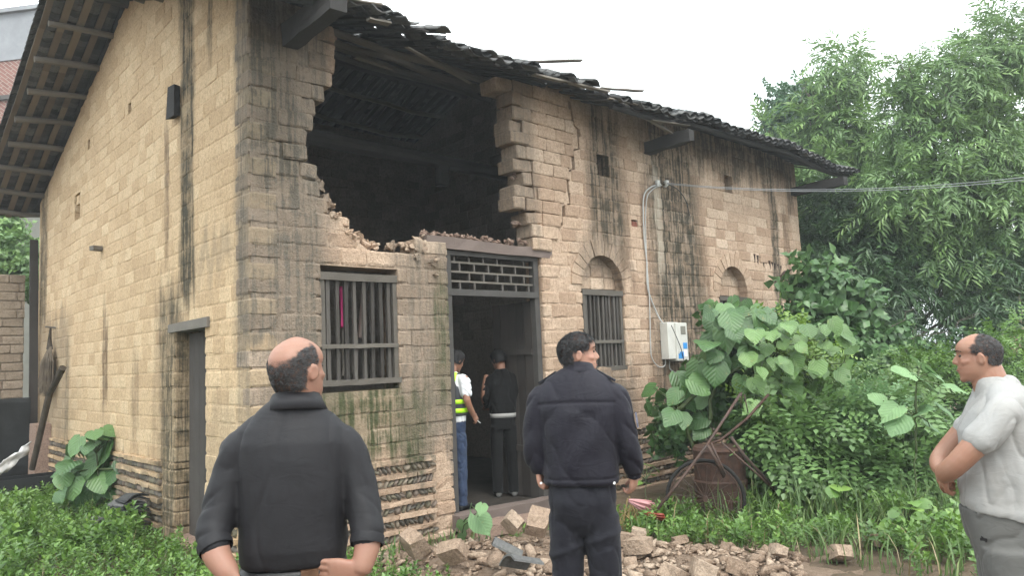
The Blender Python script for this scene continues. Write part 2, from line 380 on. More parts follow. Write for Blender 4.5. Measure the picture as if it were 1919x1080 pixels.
def plain_wall(name, outer, frame, depth=.25, mat='adobe_inside', holes=[]):
    return hp(poly_wall(name, outer, holes, depth, frame, MAT[mat]))
prof = lambda a, b, dz=-.08: [(a, -.4), (b, -.4)]+[(y, ridge_deck(y)+dz) for y in np.linspace(b, a, 30)]
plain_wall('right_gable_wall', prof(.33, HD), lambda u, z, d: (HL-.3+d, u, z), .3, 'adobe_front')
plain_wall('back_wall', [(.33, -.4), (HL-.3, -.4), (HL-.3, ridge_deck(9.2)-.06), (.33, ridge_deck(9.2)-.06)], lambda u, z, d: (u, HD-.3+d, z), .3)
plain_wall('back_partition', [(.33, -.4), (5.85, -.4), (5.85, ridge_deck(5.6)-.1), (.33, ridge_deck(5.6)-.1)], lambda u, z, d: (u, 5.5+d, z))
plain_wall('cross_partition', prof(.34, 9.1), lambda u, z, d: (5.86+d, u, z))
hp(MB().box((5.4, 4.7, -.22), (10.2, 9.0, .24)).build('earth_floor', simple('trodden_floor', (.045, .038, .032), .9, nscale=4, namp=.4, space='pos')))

# --- bricks -------------------------------------------------------------
BL, BH, BD = .32, .155, 1.0
def brick_variant(seed):
    r = np.random.default_rng(seed); nx, nz = 5, 4
    gx = np.array([0, .06, .5+r.uniform(-.1, .1), .94, 1])-.5; gzv = np.array([0, .12, .88, 1])-.5
    V = []; 
    for i in range(nx):
        for k in range(nz):
            edge = (i in (0, nx-1))+(k in (0, nz-1))
            dep = (.0, .045, .095)[edge]+r.uniform(-.015, .035)
            inx = (.005 if k in (0, nz-1) and i in (0, nx-1) else 0)*np.sign(-gx[i])
            V.append((gx[i]*BL+inx+r.uniform(-.004, .004), dep, gzv[k]*BH+r.uniform(-.004, .004)))
    idx = np.arange(nx*nz).reshape(nx, nz); F = []
    for i in range(nx-1):
        for k in range(nz-1): F.append((idx[i, k], idx[i+1, k], idx[i+1, k+1], idx[i, k+1]))
    ring = list(idx[:, 0])+list(idx[-1, 1:])+list(idx[-2::-1, -1])+list(idx[0, -2:0:-1]); m = len(ring); b = len(V)
    V += [(V[j][0], BD, V[j][2]) for j in ring]
    for q in range(m): F.append((ring[(q+1) % m], ring[q], b+q, b+(q+1) % m))
    F.append(tuple(b+q for q in range(m)))
    return np.array(V), F
NV = 26
BV = [brick_variant(100+i) for i in range(NV)]
BTINT = [float(t) for t in np.clip(rng.normal(.5, .34, NV), 0, 1)]
def brick_mesh(i, mat):
    V, F = BV[i]; me = bpy.data.meshes.new('brick'); me.from_pydata(V.tolist(), [], F)
    a = me.attributes.new('tint', 'FLOAT', 'POINT'); a.data.foreach_set('value', np.full(len(V), BTINT[i], np.float32)); me.materials.append(mat); me.update(); return me
bricks = []     # (wall, u, z, length, height, depth, out, variant, tilt)
def lay(wall, ulen, z0, ztop, blocked, ch=.164, deep=.3, roofclip=None):
    z = z0; row = 0
    while True:
        h = ch*random.uniform(.96, 1.04); zc = z+h/2
        if zc > ztop: break
        B = sorted(blocked(zc, h)); a = 0.0; iv = []
        L = ulen
        for b0, b1 in B:
            if b0 > a+.04: iv.append((a, b0, a > 0, True))
            a = max(a, b1)
        if a < L-.04: iv.append((a, L, a > 0, False))
        for (s, e, hs, he) in iv:
            # corner bond: every other course the corner brick belongs to the other wall
            if s == 0.0 and wall in ('front', 'gable'):
                if (row % 2 == 0) == (wall == 'gable'): s = .165
                else: s = -.004
            u = s; first = True; n = max(1, round((e-s)/BL)); 
            cuts = [s]
            off = BL*random.uniform(.35, .65) if (row % 2 and s > .2) else 0
            x = s+(off if off else BL*random.uniform(.85, 1.12))
            while x < e-.12: cuts.append(x); x += BL*random.uniform(.86, 1.14)
            cuts.append(e)
            for i, (p, q) in enumerate(zip(cuts, cuts[1:])):
                w = q-p
                if w < .03: continue
                edge = (i == 0 and hs) or (i == len(cuts)-2 and he)
                d = deep if edge or (p < .01) else (.12 if wall == 'front' else .075)
                uc = (p+q)/2
                if roofclip and zc+h/2 > roofclip(uc): continue
                bricks.append([wall, uc, zc, w-random.uniform(.003, .010), h-random.uniform(.003, .009), d, random.gauss(0, .003 if wall == 'front' else .0014), random.randrange(NV), random.gauss(0, .006), edge])
        z += h; row += 1
lay('front', HL, .64, 5.12, front_blocked)
lay('gable', HD, .64, 6.75, gable_blocked, deep=.26, roofclip=lambda y: ridge_deck(y)-.04)
# the cracked piece left of the stair-step crack has slid outwards
for b in bricks:
    if b[0] == 'front' and b[2] > 3.0:
        cr = float(np.interp(b[2], [3.1, 3.5, 3.9, 4.2, 4.5, 4.8, 5.1], [4.1, 4.2, 4.33, 4.42, 4.56, 4.48, 4.46]))
        if cr-.2 < b[1] < cr+.2:
            e0, e1 = b[1]-b[3]/2, b[1]+b[3]/2
            if e0 < cr < e1:      # trim the brick that straddles the crack
                if cr-e0 > e1-cr: e1 = cr-.02
                else: e0 = cr+.035
                b[1] = (e0+e1)/2; b[3] = e1-e0
        if b[1] < cr and b[1] > 3.2:
            k = (b[2]-3.0)/2; b[1] -= .014+.022*k; b[6] -= .016+.022*k
            if b[9]: b[6] += random.uniform(-.06, .05); b[8] += random.gauss(0, .05); b[1] += random.uniform(-.03, .02)
        if b[1] < 1.2 and b[9]: b[8] += random.gauss(0, .03); b[6] += random.uniform(-.03, .02)
ROTG = Matrix.Rotation(-math.pi/2, 4, 'Z')
for b in bricks: b[2] += .014*mnoise.noise(Vector((b[1]*.9, b[2]*.6, 2 if b[0] == 'front' else 7)))
def brick_matrix(b):
    wall, u, z, w, h, d, out, v, tilt, _e = b
    S = Matrix.Diagonal((w/BL, d, h/BH, 1))
    if wall == 'front': return Matrix.Translation((u, out, z))@Matrix.Rotation(tilt, 4, 'Y')@S
    return Matrix.Translation((out, u, z))@ROTG@Matrix.Rotation(tilt, 4, 'Y')@S
def screen_area(c, w, h, nrm):
    x, y, d = proj(c)
    if d < .1 or not (-20 < x < 1940 and -20 < y < 1100): return 0
    v = (CAM-np.array(c)); v = v/np.linalg.norm(v); return w*h*abs(v@np.array(nrm))/(d*d)
order = []
for i, b in enumerate(bricks):
    c = (b[1], 0, b[2]) if b[0] == 'front' else (0, b[1], b[2])
    order.append((screen_area(c, b[3], b[4], (0, -1, 0) if b[0] == 'front' else (-1, 0, 0)), i))
order.sort(reverse=True); top = set(i for _, i in order[:300])
bm_front = [brick_mesh(i, MAT['adobe_front']) for i in range(NV)]; bm_gable = [brick_mesh(i, MAT['adobe_gable']) for i in range(NV)]
stuffV = {'front': MB(), 'gable': MB()}
for i, b in enumerate(bricks):
    Mx = brick_matrix(b)
    if i in top:
        o = link('brick', (bm_front if b[0] == 'front' else bm_gable)[b[7]], FW if b[0] == 'front' else GW); o.matrix_local = Mx
    else:
        V, F = BV[b[7]]; Vh = np.c_[V, np.ones(len(V))]@np.array(Mx).T
        stuffV[b[0]].add(Vh[:, :3], F, float(np.clip(random.gauss(.5, .34), 0, 1)))
s = stuffV['front']; n0 = len(s.f); g = stuffV['gable']; s.add(g.v, g.f); s.t[-len(g.v):] = g.t
me = s.mesh('brick_courses', MAT['adobe_front']); me.materials.append(MAT['adobe_gable'])
mi = np.zeros(len(me.polygons), np.int32); mi[n0:] = 1; me.polygons.foreach_set('material_index', mi)
hp(tag(link('brick_courses', me), kind='stuff'))
# bricks of the inner walls seen through the break
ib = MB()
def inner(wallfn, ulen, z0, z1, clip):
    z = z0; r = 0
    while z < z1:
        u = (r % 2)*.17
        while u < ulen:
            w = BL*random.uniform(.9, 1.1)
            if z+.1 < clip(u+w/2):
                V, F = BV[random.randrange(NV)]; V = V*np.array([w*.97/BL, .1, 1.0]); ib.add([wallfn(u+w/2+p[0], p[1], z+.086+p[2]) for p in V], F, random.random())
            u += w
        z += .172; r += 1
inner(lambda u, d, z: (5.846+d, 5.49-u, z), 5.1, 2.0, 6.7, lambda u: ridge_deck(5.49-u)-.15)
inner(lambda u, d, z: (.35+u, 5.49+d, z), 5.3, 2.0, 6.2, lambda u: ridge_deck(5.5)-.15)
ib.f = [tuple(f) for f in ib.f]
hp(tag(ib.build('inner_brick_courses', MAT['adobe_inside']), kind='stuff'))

# --- arches -------------------------------------------------------------
for (cx, cz, r, ro, sill) in ARCHES:
    ar = None
    n = 13
    root = hp(MB().box((cx, .2, (cz+sill+1.1)/2+.32), (2*r+.06, .08, cz+r-sill-1.08)).build('arch_infill', MAT['adobe_front']))
    for k in range(n):
        a0, a1 = math.pi*k/n+.012, math.pi*(k+1)/n-.012; V = []
        rr = ro+random.uniform(-.02, .015); dep = random.uniform(-.012, .006)
        for yy in (dep, .3):
            for (q, a) in ((r-.01, a0), (rr, a0), (rr, a1), (r-.01, a1)): V.append((cx+q*math.cos(a), yy, cz+q*math.sin(a)))
        o = MB().add(V, [(0, 1, 2, 3)[::-1], (4, 5, 6, 7), (0, 4, 5, 1)[::-1], (1, 5, 6, 2)[::-1], (2, 6, 7, 3)[::-1], (3, 7, 4, 0)[::-1]], random.uniform(.2, .7)).build('arch_brick', MAT['adobe_front'], root)
    zz = 2.52
    while zz < cz+r-.05:
        w = arch_span(cx, cz, r, max(cz, min(zz+.08, cz+r))) or 0
        u = cx-w
        while u < cx+w-.06:
            L = min(random.uniform(.24, .34), cx+w-u); V, F = BV[random.randrange(NV)]
            MB().add(V*np.array([L*.96/BL, .06, .98])+np.array([u+L/2, .145, zz+.085]), F, random.random()).build('brick', MAT['adobe_front'], root); u += L
        zz += .17

# --- stone plinth ---------------------------------------------------------
SV = []
for q in range(8):
    r = np.random.default_rng(900+q); V, F = ICO1
    V = V*(1+r.uniform(-.16, .16, (len(V), 1))); SV.append((V, F))
st_me = []
for q in range(8):
    for tq in range(5):
        st_me.append(arr_mesh('stone', SV[q][0], SV[q][1], MAT['stone'], True, np.full(len(SV[q][0]), tq/4+.02)))
stones = []; bandmb = []
def plinth(wall, u0, u1, z0=-.33, z1=.64):
    pitch = .137; z = z1-.03; row = 0
    while z > z0:
        mb = MB(); u = u0
        while u < u1-.02:     # flat thin bricks
            w = min(random.uniform(.2, .42), u1-u); c = (u+w/2, .03-random.uniform(0, .02), z) if wall == 'front' else (.03-random.uniform(0, .02), u+w/2, z)
            sz = (w-.006, .12, .046*random.uniform(.85, 1.15)) if wall == 'front' else (.12, w-.006, .046*random.uniform(.85, 1.15))
            mb.box(c, sz, None, random.random()*.5, .008); u += w
        bandmb.append(hp(mb.build('flat_course', MAT['adobe_front' if wall == 'front' else 'adobe_gable'])))
        zs = z-.07; lean = .75 if row % 2 else -.75
        u = u0+.03
        while u < u1-.02:
            fat = random.random() < .2
            w = random.uniform(.075, .12) if fat else random.uniform(.04, .062)
            sz = (w*.5, .06, .052) if fat else (.022+.008*random.random(), .06, .062)
            stones.append((wall, u+w/2, zs+random.gauss(0, .003), sz, random.gauss(0, .3)+(0 if fat else lean), random.randrange(40)))
            u += w*(1.0 if fat else 1.12)
        z -= pitch; row += 1
plinth('front', .3, 2.0); plinth('front', 4.02, HL); plinth('gable', 2.4, HD); plinth('gable', .3, .84)
qb = []
for (wall, a, b) in (('front', 2.02, 2.27), ('front', 3.77, 4.0), ('gable', 2.01, 2.38), ('gable', .86, 1.11), ('front', 0, .28), ('gable', .17, .28)):
    z = -.33; k = 0
    while z < .63:
        h = random.uniform(.13, .17); h = min(h, .64-z)
        V, F = BV[random.randrange(NV)]; 
        if wall == 'front': Mx = Matrix.Translation(((a+b)/2, random.uniform(-.015, .005), z+h/2))
        else: Mx = Matrix.Translation((random.uniform(-.015, .005), (a+b)/2, z+h/2))@ROTG
        Mx = Mx@Matrix.Diagonal(((b-a)/BL, .3, (h-.012)/BH, 1))
        o = link('brick', (bm_front if wall == 'front' else bm_gable)[random.randrange(NV)], FW if wall == 'front' else GW); o.matrix_local = Mx
        z += h; k += 1
od = []
for i, (wall, u, z, sz, lean, v) in enumerate(stones):
    c = (u, 0, z) if wall == 'front' else (0, u, z)
    od.append((screen_area(c, sz[0], sz[2], (0, -1, 0) if wall == 'front' else (-1, 0, 0))*(0 if (wall == 'front' and u < 1.0 or wall == 'gable' and u < 1.1) else 1), i))
od.sort(reverse=True); tops = set(i for _, i in od[:260]); smb = MB()
for i, (wall, u, z, sz, lean, v) in enumerate(stones):
    Mx = (Matrix.Translation((u, .022, z)) if wall == 'front' else Matrix.Translation((.022, u, z))@ROTG)@Matrix.Rotation(lean, 4, 'Y')@Matrix.Diagonal((*sz, 1))
    if i in tops: o = link('stone', st_me[v], FW if wall == 'front' else GW); o.matrix_local = Mx
    else:
        V, F = SV[v % 8]; smb.add((np.c_[V, np.ones(len(V))]@np.array(Mx).T)[:, :3], F, random.random())
hp(tag(smb.build('small_stones', MAT['stone'], smooth=True), kind='stuff'))

# --- crumbled edge of the break, lintel, mud ------------------------------------
import bmesh
def hull(seed, n=11):
    r = np.random.default_rng(seed); bm = bmesh.new(); dims = np.array([1, r.uniform(.6, .95), r.uniform(.4, .75)])
    for _ in range(n):
        p = r.uniform(-1, 1, 3); k = r.integers(0, 3); p[k] = np.sign(p[k]); bm.verts.new(p*dims)
    bmesh.ops.convex_hull(bm, input=bm.verts); bmesh.ops.delete(bm, geom=[v for v in bm.verts if not v.link_faces], context='VERTS'); bmesh.ops.triangulate(bm, faces=bm.faces[:])
    bm.verts.index_update(); V = np.array([v.co[:] for v in bm.verts]); F = np.array([[v.index for v in f.verts] for f in bm.faces]); bm.free(); return V, F
CH = [hull(500+q, 10+q % 6) for q in range(14)]
def lumps(name, pts, size, mat, parent=None, n=1, seed=3):
    """crumbling mud: angular crumbs heaped along a broken edge"""
    r = np.random.default_rng(seed); mb = MB()
    for p in pts:
        for _ in range(n*4):
            V, F = CH[r.integers(0, 14)]; e = Matrix.Rotation(r.uniform(0, 6.3), 3, 'X')@Matrix.Rotation(r.uniform(0, 6.3), 3, 'Z')
            mb.add(V@np.array(e).T*size*r.uniform(.2, .8)+np.array(p)+r.normal(0, size*.5, 3)*np.array([1, .7, .6]), F, r.uniform(.0, .9))
    return hp(tag(mb.build(name, mat), kind='stuff'), parent)
edge = [(.74, .14, 3.46), (.8, .1, 3.3), (.86, .12, 3.2), (.95, .12, 3.1), (1.05, .14, 3.02), (1.15, .13, 2.96), (1.27, .15, 2.88), (1.42, .15, 2.87), (1.58, .14, 2.86), (1.72, .15, 2.9), (1.86, .13, 2.92), (1.97, .12, 2.9), (2.05, .1, 2.84), (2.1, .08, 2.75), (2.0, .1, 2.98)]
lumps('crumbled_edge', edge, .075, MAT['adobe_front'], n=2)
lumps('crumbled_edge', [(.72, .06, 3.4), (.82, .04, 3.25), (.9, .03, 3.12), (1.0, .03, 3.0), (1.1, .04, 2.92), (1.95, .03, 2.86), (2.05, .02, 2.72), (2.12, .02, 2.6), (1.88, .03, 2.76), (1.8, .04, 2.86)], .07, MAT['adobe_front'], n=2, seed=21)
lumps('crumbled_edge', [(3.5, .15, 3.3), (3.47, .16, 3.6), (3.5, .16, 3.9), (3.5, .15, 4.2), (3.42, .15, 4.5), (3.36, .14, 4.8), (3.3, .12, 5.0)], .06, MAT['mud_pink'], n=2, seed=31)
lumps('crumbled_edge', [(x, .15+random.uniform(-.06, .06), 3.05+random.uniform(-.02, .03)) for x in np.linspace(2.05, 3.72, 30)], .042, MAT['mud_pink'], n=2, seed=8)
lumps('crumbled_edge', [(3.72, .12, 3.08), (3.85, .1, 3.0), (3.95, .08, 2.96), (4.02, .08, 2.9), (4.08, .05, 3.02)], .07, MAT['mud_pink'], n=2, seed=9)
lumps('crumbled_edge', [(.93, .12, 5.05), (.92, .1, 4.95)], .06, MAT['mud_pink'], n=2, seed=11)
hp(MB().beam((2.0, .13, 2.955), (3.96, .13, 2.93), .25, .12, jit=.008, seg=10).build('door_lintel', MAT['wood_lintel']))

# --- windows with timber bars --------------------------------------------------
def bar_window(name, x0, x1, z0, z1, nb, rail, y=.06):
    fr = MB(); fr.beam((x0-.02, y, z1-.035), (x1+.02, y, z1-.035), .10, .075, jit=.003, seg=6).beam((x0-.02, y, z0+.03), (x1+.02, y, z0+.03), .12, .06, jit=.004, seg=6)
    fr.beam((x0+.02, y+.001, z0+.06), (x0+.02, y+.001, z1-.07), .05, .07, up=(0, 1, 0), jit=.002, seg=4).beam((x1-.02, y+.001, z0+.06), (x1-.02, y+.001, z1-.07), .05, .07, up=(0, 1, 0), jit=.002, seg=4)
    w = hp(fr.build('window_frame', MAT['wood_barx']))
    for k in range(nb):
        x = x0+.04+(x1-x0-.08)*(k+.5)/nb+random.uniform(-.008, .008)
        a = (x, y-.004, z0+.05); b = (x+random.uniform(-.012, .012), y-.004, z1-.06)
        MB().beam(a, b, .036*random.uniform(.85, 1.15), .036, up=(0, 1, 0), jit=.003, seg=5, tint=random.random()).build('window_bar', MAT['wood_bar'], w)
    MB().beam((x0, y-.03, rail), (x1, y-.03, rail), .035, .042, jit=.003, seg=6, tint=.75).build('window_rail', MAT['wood_barx'], w)
    return w
wl = bar_window('window', .72, 1.6, 1.42, 2.54, 8, 1.81)
wr = bar_window('window', 4.53, 5.33, 1.41, 2.5, 9, 1.8)
w3 = bar_window('window', 7.84, 8.66, 1.37, 2.5, 8, 1.8)
for (x, zt_, zb) in ((1.02, 1.98, 1.52), (1.13, 1.96, 1.55)):
    MB().beam((x, .115, zb), (x+.01, .115, zt_), .055, .015, up=(0, 1, 0), jit=.004, seg=4, tint=.8).build('nailed_slat', MAT['wood_grey'], wl)
MB().beam((1.22, .15, 1.9), (1.28, .15, 2.45), .035, .03, up=(0, 1, 0), jit=.004, seg=4, tint=.6).build('leaning_stick', MAT['wood_lintel'], wl)
# --- doorway ---------------------------------------------------------------------
df = MB(); y = .1
df.beam((2.32, y, -.1), (2.32, y, 2.86), .08, .09, up=(0, 1, 0), jit=.002, seg=6).beam((3.71, y, -.1), (3.71, y, 2.86), .08, .09, up=(0, 1, 0), jit=.002, seg=6)
df.beam((2.3, y, 2.40), (3.73, y, 2.40), .11, .075, seg=6, jit=.002).beam((2.3, y, 2.85), (3.73, y, 2.85), .10, .05, seg=6, jit=.002)
DF = hp(df.build('door_frame', MAT['wood_darky']))
for k, z in enumerate((2.53, 2.64, 2.75)):
    MB().beam((2.36, y, z), (3.67, y, z), .03, .022, tint=.9).build('lattice_bar', MAT['wood_barx'], DF)
for row, z in enumerate((2.485, 2.585, 2.695, 2.79)):
    for k in range(6):
        x = 2.36+1.31*(k+(.35 if row % 2 else .7))/6
        if random.random() < .88: MB().beam((x, y, z-.055), (x, y, z+.055), .022, .028, up=(0, 1, 0), tint=.9).build('lattice_bar', MAT['wood_bar'], DF)
hp(MB().beam((2.22, -.02, -.12), (3.8, -.02, -.155), .2, .17, jit=.008, seg=8).build('threshold', MAT['wood_lintel']))
dl = hp(MB().box((3.70, .16, 1.14), (.03, .06, 2.4)).build('door_leaf', MAT['wood_dark']))
for k in range(5):
    yy = .2+k*.15; MB().box((3.685+random.uniform(-.006, .006), yy, 1.12), (.035, .143, 2.42), None, random.random(), .003).build('plank', MAT['wood_dark'], dl)
for z in (.5, 1.7): MB().box((3.655, .5, z), (.03, .72, .07), None, .6).build('ledge', MAT['wood_dark'], dl)
# side door in the gable wall
sd_ = hp(MB().box((.09, 1.56, 2.11), (.24, 1.18, .1), None, .6, .006).build('side_door_lintel', MAT['wood_grey']))
sdf = hp(MB().beam((.17, 1.95, -.2), (.17, 1.95, 2.05), .09, .1, seg=4, jit=.003).beam((.17, 1.17, -.2), (.17, 1.17, 2.05), .09, .1, seg=4, jit=.003).build('side_door_frame', MAT['wood_dark']))
for k in range(5): MB().box((.15+random.uniform(-.004, .004), 1.22+.145*k+.07, .92), (.03, .14, 2.25), None, random.random(), .002).build('plank', MAT['wood_dark'], sdf)
hp(MB().box((.06, 1.56, -.2), (.3, .9, .16), None, .5, .01).build('side_door_step', MAT['mud_pink']))

# --- things set in the walls ---------------------------------------------------------
hp(MB().box((-.05, 1.92, 4.66), (.08, .21, .34), Matrix.Rotation(.06, 4, 'X'), .3, .02).build('wall_board', MAT['wood_eave']))
hp(MB().beam((-.14, 5.0, 3.42), (.1, 5.1, 3.44), .1, .07, jit=.006, seg=3).build('beam_stub', MAT['wood_grey']))
hp(MB().box((.05, 6.55, 4.42), (.07, .12, .13), None, .5, .01).build('loose_brick', MAT['adobe_gable']))
hp(MB().box((5.7, .05, 3.46), (.12, .08, .13), None, .5, .006).build('red_brick_stub', simple('brick_red', (.22, .085, .06), .9, nscale=20, namp=.4)))
for k in range(10):
    x = 9.0+k*.1; h = random.uniform(.1, .2)*(1-.035*k); w = random.uniform(.045, .075)
    MB().add([(x-w/2, -.006, 3.27-.018*k), (x+w/2, -.006, 3.27-.018*k), (x+random.uniform(-.02, .02), -.004, 3.27-.018*k-h), (x-w/2, .03, 3.27-.018*k), (x+w/2, .03, 3.27-.018*k), (x, .03, 3.27-.018*k-h)],
        [(0, 2, 1), (3, 4, 5), (0, 1, 4, 3), (1, 2, 5, 4), (2, 0, 3, 5)], .2).build('mud_dauber_nest', simple('dauber', (.045, .028, .022), .95) if k == 0 else bpy.data.materials['dauber'], FW)
# projecting timbers that carry the eave
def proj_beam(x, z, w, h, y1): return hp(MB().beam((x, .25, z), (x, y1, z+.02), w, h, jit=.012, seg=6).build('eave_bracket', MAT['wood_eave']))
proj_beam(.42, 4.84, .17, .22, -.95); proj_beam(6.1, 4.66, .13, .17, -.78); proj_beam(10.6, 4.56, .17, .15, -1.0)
# beam across the room behind the break
hp(MB().tube([(.3, 2.5, 4.76), (3, 2.5, 4.74), (5.9, 2.5, 4.72)], [.1, .11, .1], 9, jit=.05).build('tie_beam', MAT['wood_darky']))
hp(MB().box((4.15, 2.5, 4.52), (.16, .16, .3), None, .4, .01).build('hanging_block', MAT['wood_darky']))

# --- roof ------------------------------------------------------------------------------
XR0, XR1 = -.86, 11.72
YF, YB = -.74, 10.05
roof = hp(MB().tube([(XR0+.05, 3.9, 6.62), (5, 3.9, 6.6), (XR1-.05, 3.9, 6.62)], .07, 8, jit=.06).build('ridge_pole', MAT['wood_darky']))
def rz_(x, y): return ridge_deck(y)+sag(x, y)
ys = [-.62, .75, 1.6, 2.45, 3.2]+[4.6, 5.35, 6.1, 6.85, 7.6, 8.35, 9.1, 9.8]
for y in ys:
    x0 = XR0+random.uniform(.03, .1); x1 = XR1-random.uniform(.05, .2)
    pts = [(x, y+random.uniform(-.01, .01), rz_(x, y)-.075) for x in np.linspace(x0, x1, 22)]
    if y < 0:      # the eave purlin has snapped over the break
        for a_, b_ in ((0, 3), (9, 22)): MB().tube(pts[a_:b_], [.04*random.uniform(.85, 1.15) for _ in pts[a_:b_]], 8, tint=.3).build('purlin', MAT['wood_eave'], roof)
        continue
    MB().tube(pts, [.048*random.uniform(.85, 1.15) for _ in pts], 8, tint=random.uniform(.6, 1)).build('purlin', MAT['wood_greyx'], roof)
COLW = .213
cols = [XR0+.03+COLW*i for i in range(int((XR1-XR0)/COLW)+1)]
for x in cols:
    for (a, b, ns) in ((YF+random.uniform(-.04, .08), 3.88, 7), (3.92, YB-random.uniform(0, .08), 8)):
        if a < 0 and .6 < x < 6.5: a += random.choice([0, 0, .1, .2, .35, .7]) if x < 4.2 else random.choice([0, 0, 0, .15])
        mb = MB(); w = .085*random.uniform(.8, 1.15); yy = np.linspace(a, b, ns)
        for p, q in zip(yy, yy[1:]): mb.beam((x, p, rz_(x, p)-.012), (x+random.uniform(-.006, .006), q, rz_(x, q)-.012), w, .022, tint=random.uniform(.3, 1))
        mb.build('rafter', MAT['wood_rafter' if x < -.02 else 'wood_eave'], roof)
# tiles: pans between the rafters, covers over them
def tile_tpl(convex, thick):
    n = 5; V = []; F = []; w = .105; hgt = .045; L = .2
    for lay_ in range(2 if thick else 1):
        for yy in (0, L):
            for k in range(n):
                t = -1+2*k/(n-1); z = hgt*(1-t*t) if convex else hgt*(t*t)
                wk = w*(1 if yy == 0 else .92)
                V.append((t*wk, yy, z-(.013 if lay_ else 0)))
    for k in range(n-1): F.append((k, k+1, n+k+1, n+k))
    if thick:
        o = 2*n
        for k in range(n-1): F.append((o+k+1, o+k, o+n+k, o+n+k+1)); F.append((k+1, k, o+k, o+k+1)); F.append((n+k, n+k+1, o+n+k+1, o+n+k))
        F += [(0, n, o+n, o), (n-1, o+n-1, o+2*n-1, 2*n-1)]
    return np.array(V), F
TP = {(c, t): tile_tpl(c, t) for c in (0, 1) for t in (0, 1)}
tme = {c: [] for c in (0, 1)}
for c in (0, 1):
    for q in range(6):
        V, F = TP[(c, 1)]; V = V*np.array([random.uniform(.92, 1.06), random.uniform(.8, 1.0), 1])
        b_ = MB().add(V, F, q/5); tme[c].append(b_.mesh('roof_tile', MAT['tile']))
def tile_frame(x, y, up):
    """y along slope going up the roof"""
    sgn = 1 if y < 3.9 else -1
    t = Vector((0, sgn, .385 if y < 3.9 else .318)).normalized(); n = Vector((1, 0, 0)).cross(t) if sgn > 0 else Vector((-1, 0, 0)).cross(t)
    X = t.cross(n); Mx = Matrix((( X.x, t.x, n.x, x), (X.y, t.y, n.y, y), (X.z, t.z, n.z, rz_(x, y)+up), (0, 0, 0, 1))); return Mx
tiles = MB(); ntp = 0
HOLES_R = [(1.75, .9), (1.95, 1.9), (2.75, 1.35), (2.9, 1.2), (1.2, 2.6), (.3, 1.1), (4.1, 2.0)]
for slope in (0, 1):
    ex = .115; y0 = YF-.05 if slope == 0 else YB+.05; rows = int((3.9-y0)/ex) if slope == 0 else int((y0-3.9)/ex)
    for ci, x in enumerate(cols+[cols[-1]+COLW]):
        for cover in (0, 1):
            xx = x+(COLW/2 if not cover else 0)
            if xx > XR1+.02: continue
            cut = 0
            if slope == 0 and .5 < xx < 6.5: cut = random.choice([0, 0, 1, 1, 2, 3, 4] if xx < 4.5 else [0, 0, 0, 1, 2])
            for r in range(rows):
                if r < cut: continue
                yy = y0+ex*r*(1 if slope == 0 else -1)
                if slope == 0 and any(abs(xx-hx) < .12 and abs(yy-hy) < .11 for hx, hy in HOLES_R): continue
                if slope == 0 and .6 < xx < 6 and r < 12 and random.random() < .05: continue
                edgeT = (slope == 0 and r < 3) or ci < 2 or ci > len(cols)-3
                up = .012+(.05 if cover else .0)+.015
                Mx = tile_frame(xx, yy, up)@Matrix.Rotation(-.07, 4, 'X')
                wild = .03
                if slope == 0 and r < 4 and .4 < xx < 7: wild = .15
                Mx = Mx@Matrix.Rotation(random.gauss(0, wild), 4, 'Z')@Matrix.Rotation(random.gauss(0, wild*.7), 4, 'Y')@Matrix.Rotation(abs(random.gauss(0, wild*.6)), 4, 'X')
                if slope == 0 and r < cut+2 and ntp < 290:
                    o = link('roof_tile', tme[cover][random.randrange(6)], roof); o.matrix_local = Mx; ntp += 1
                else:
                    V, F = TP[(cover, 1 if edgeT else 0)]; tiles.add((np.c_[V, np.ones(len(V))]@np.array(Mx).T)[:, :3], F, random.random())
tag(tiles.build('tile_field', MAT['tile'], roof), kind='stuff')
# loose slats and broken boards at the eave
def slat(a, b, w=.06, t=.015, m='wood_greyx'): MB().beam(a, b, w, t, jit=.004, seg=4, tint=.9).build('loose_slat', MAT[m], roof)
def px(p, y): return tuple(on(p, 1, y))
slat(px((985, 116), -.5), px((1090, 113), -.75)); slat(px((1125, 165), -.5), px((1205, 171), -.72)); slat(px((620, -6), -.6), px((716, 10), -.75))
slat(px((762, 88), -.35), px((882, 156), .2), .05, .012, 'wood_grey'); slat(px((665, 108), .3), px((735, 130), .5), .05, .012, 'wood_grey')
slat(px((1160, 190), -.55), px((1262, 252), -.5), .05, .02, 'wood_grey'); slat(px((1140, 184), -.7), px((1210, 200), -.72), .04, .012)
for (a, b, y) in (((1220, 226), (1290, 236), -.62), ((690, 36), (730, 44), -.7), ((1000, 140), (1140, 172), -.66)):
    slat(px(a, y), px(b, y), .07, .02, 'wood_greyx')
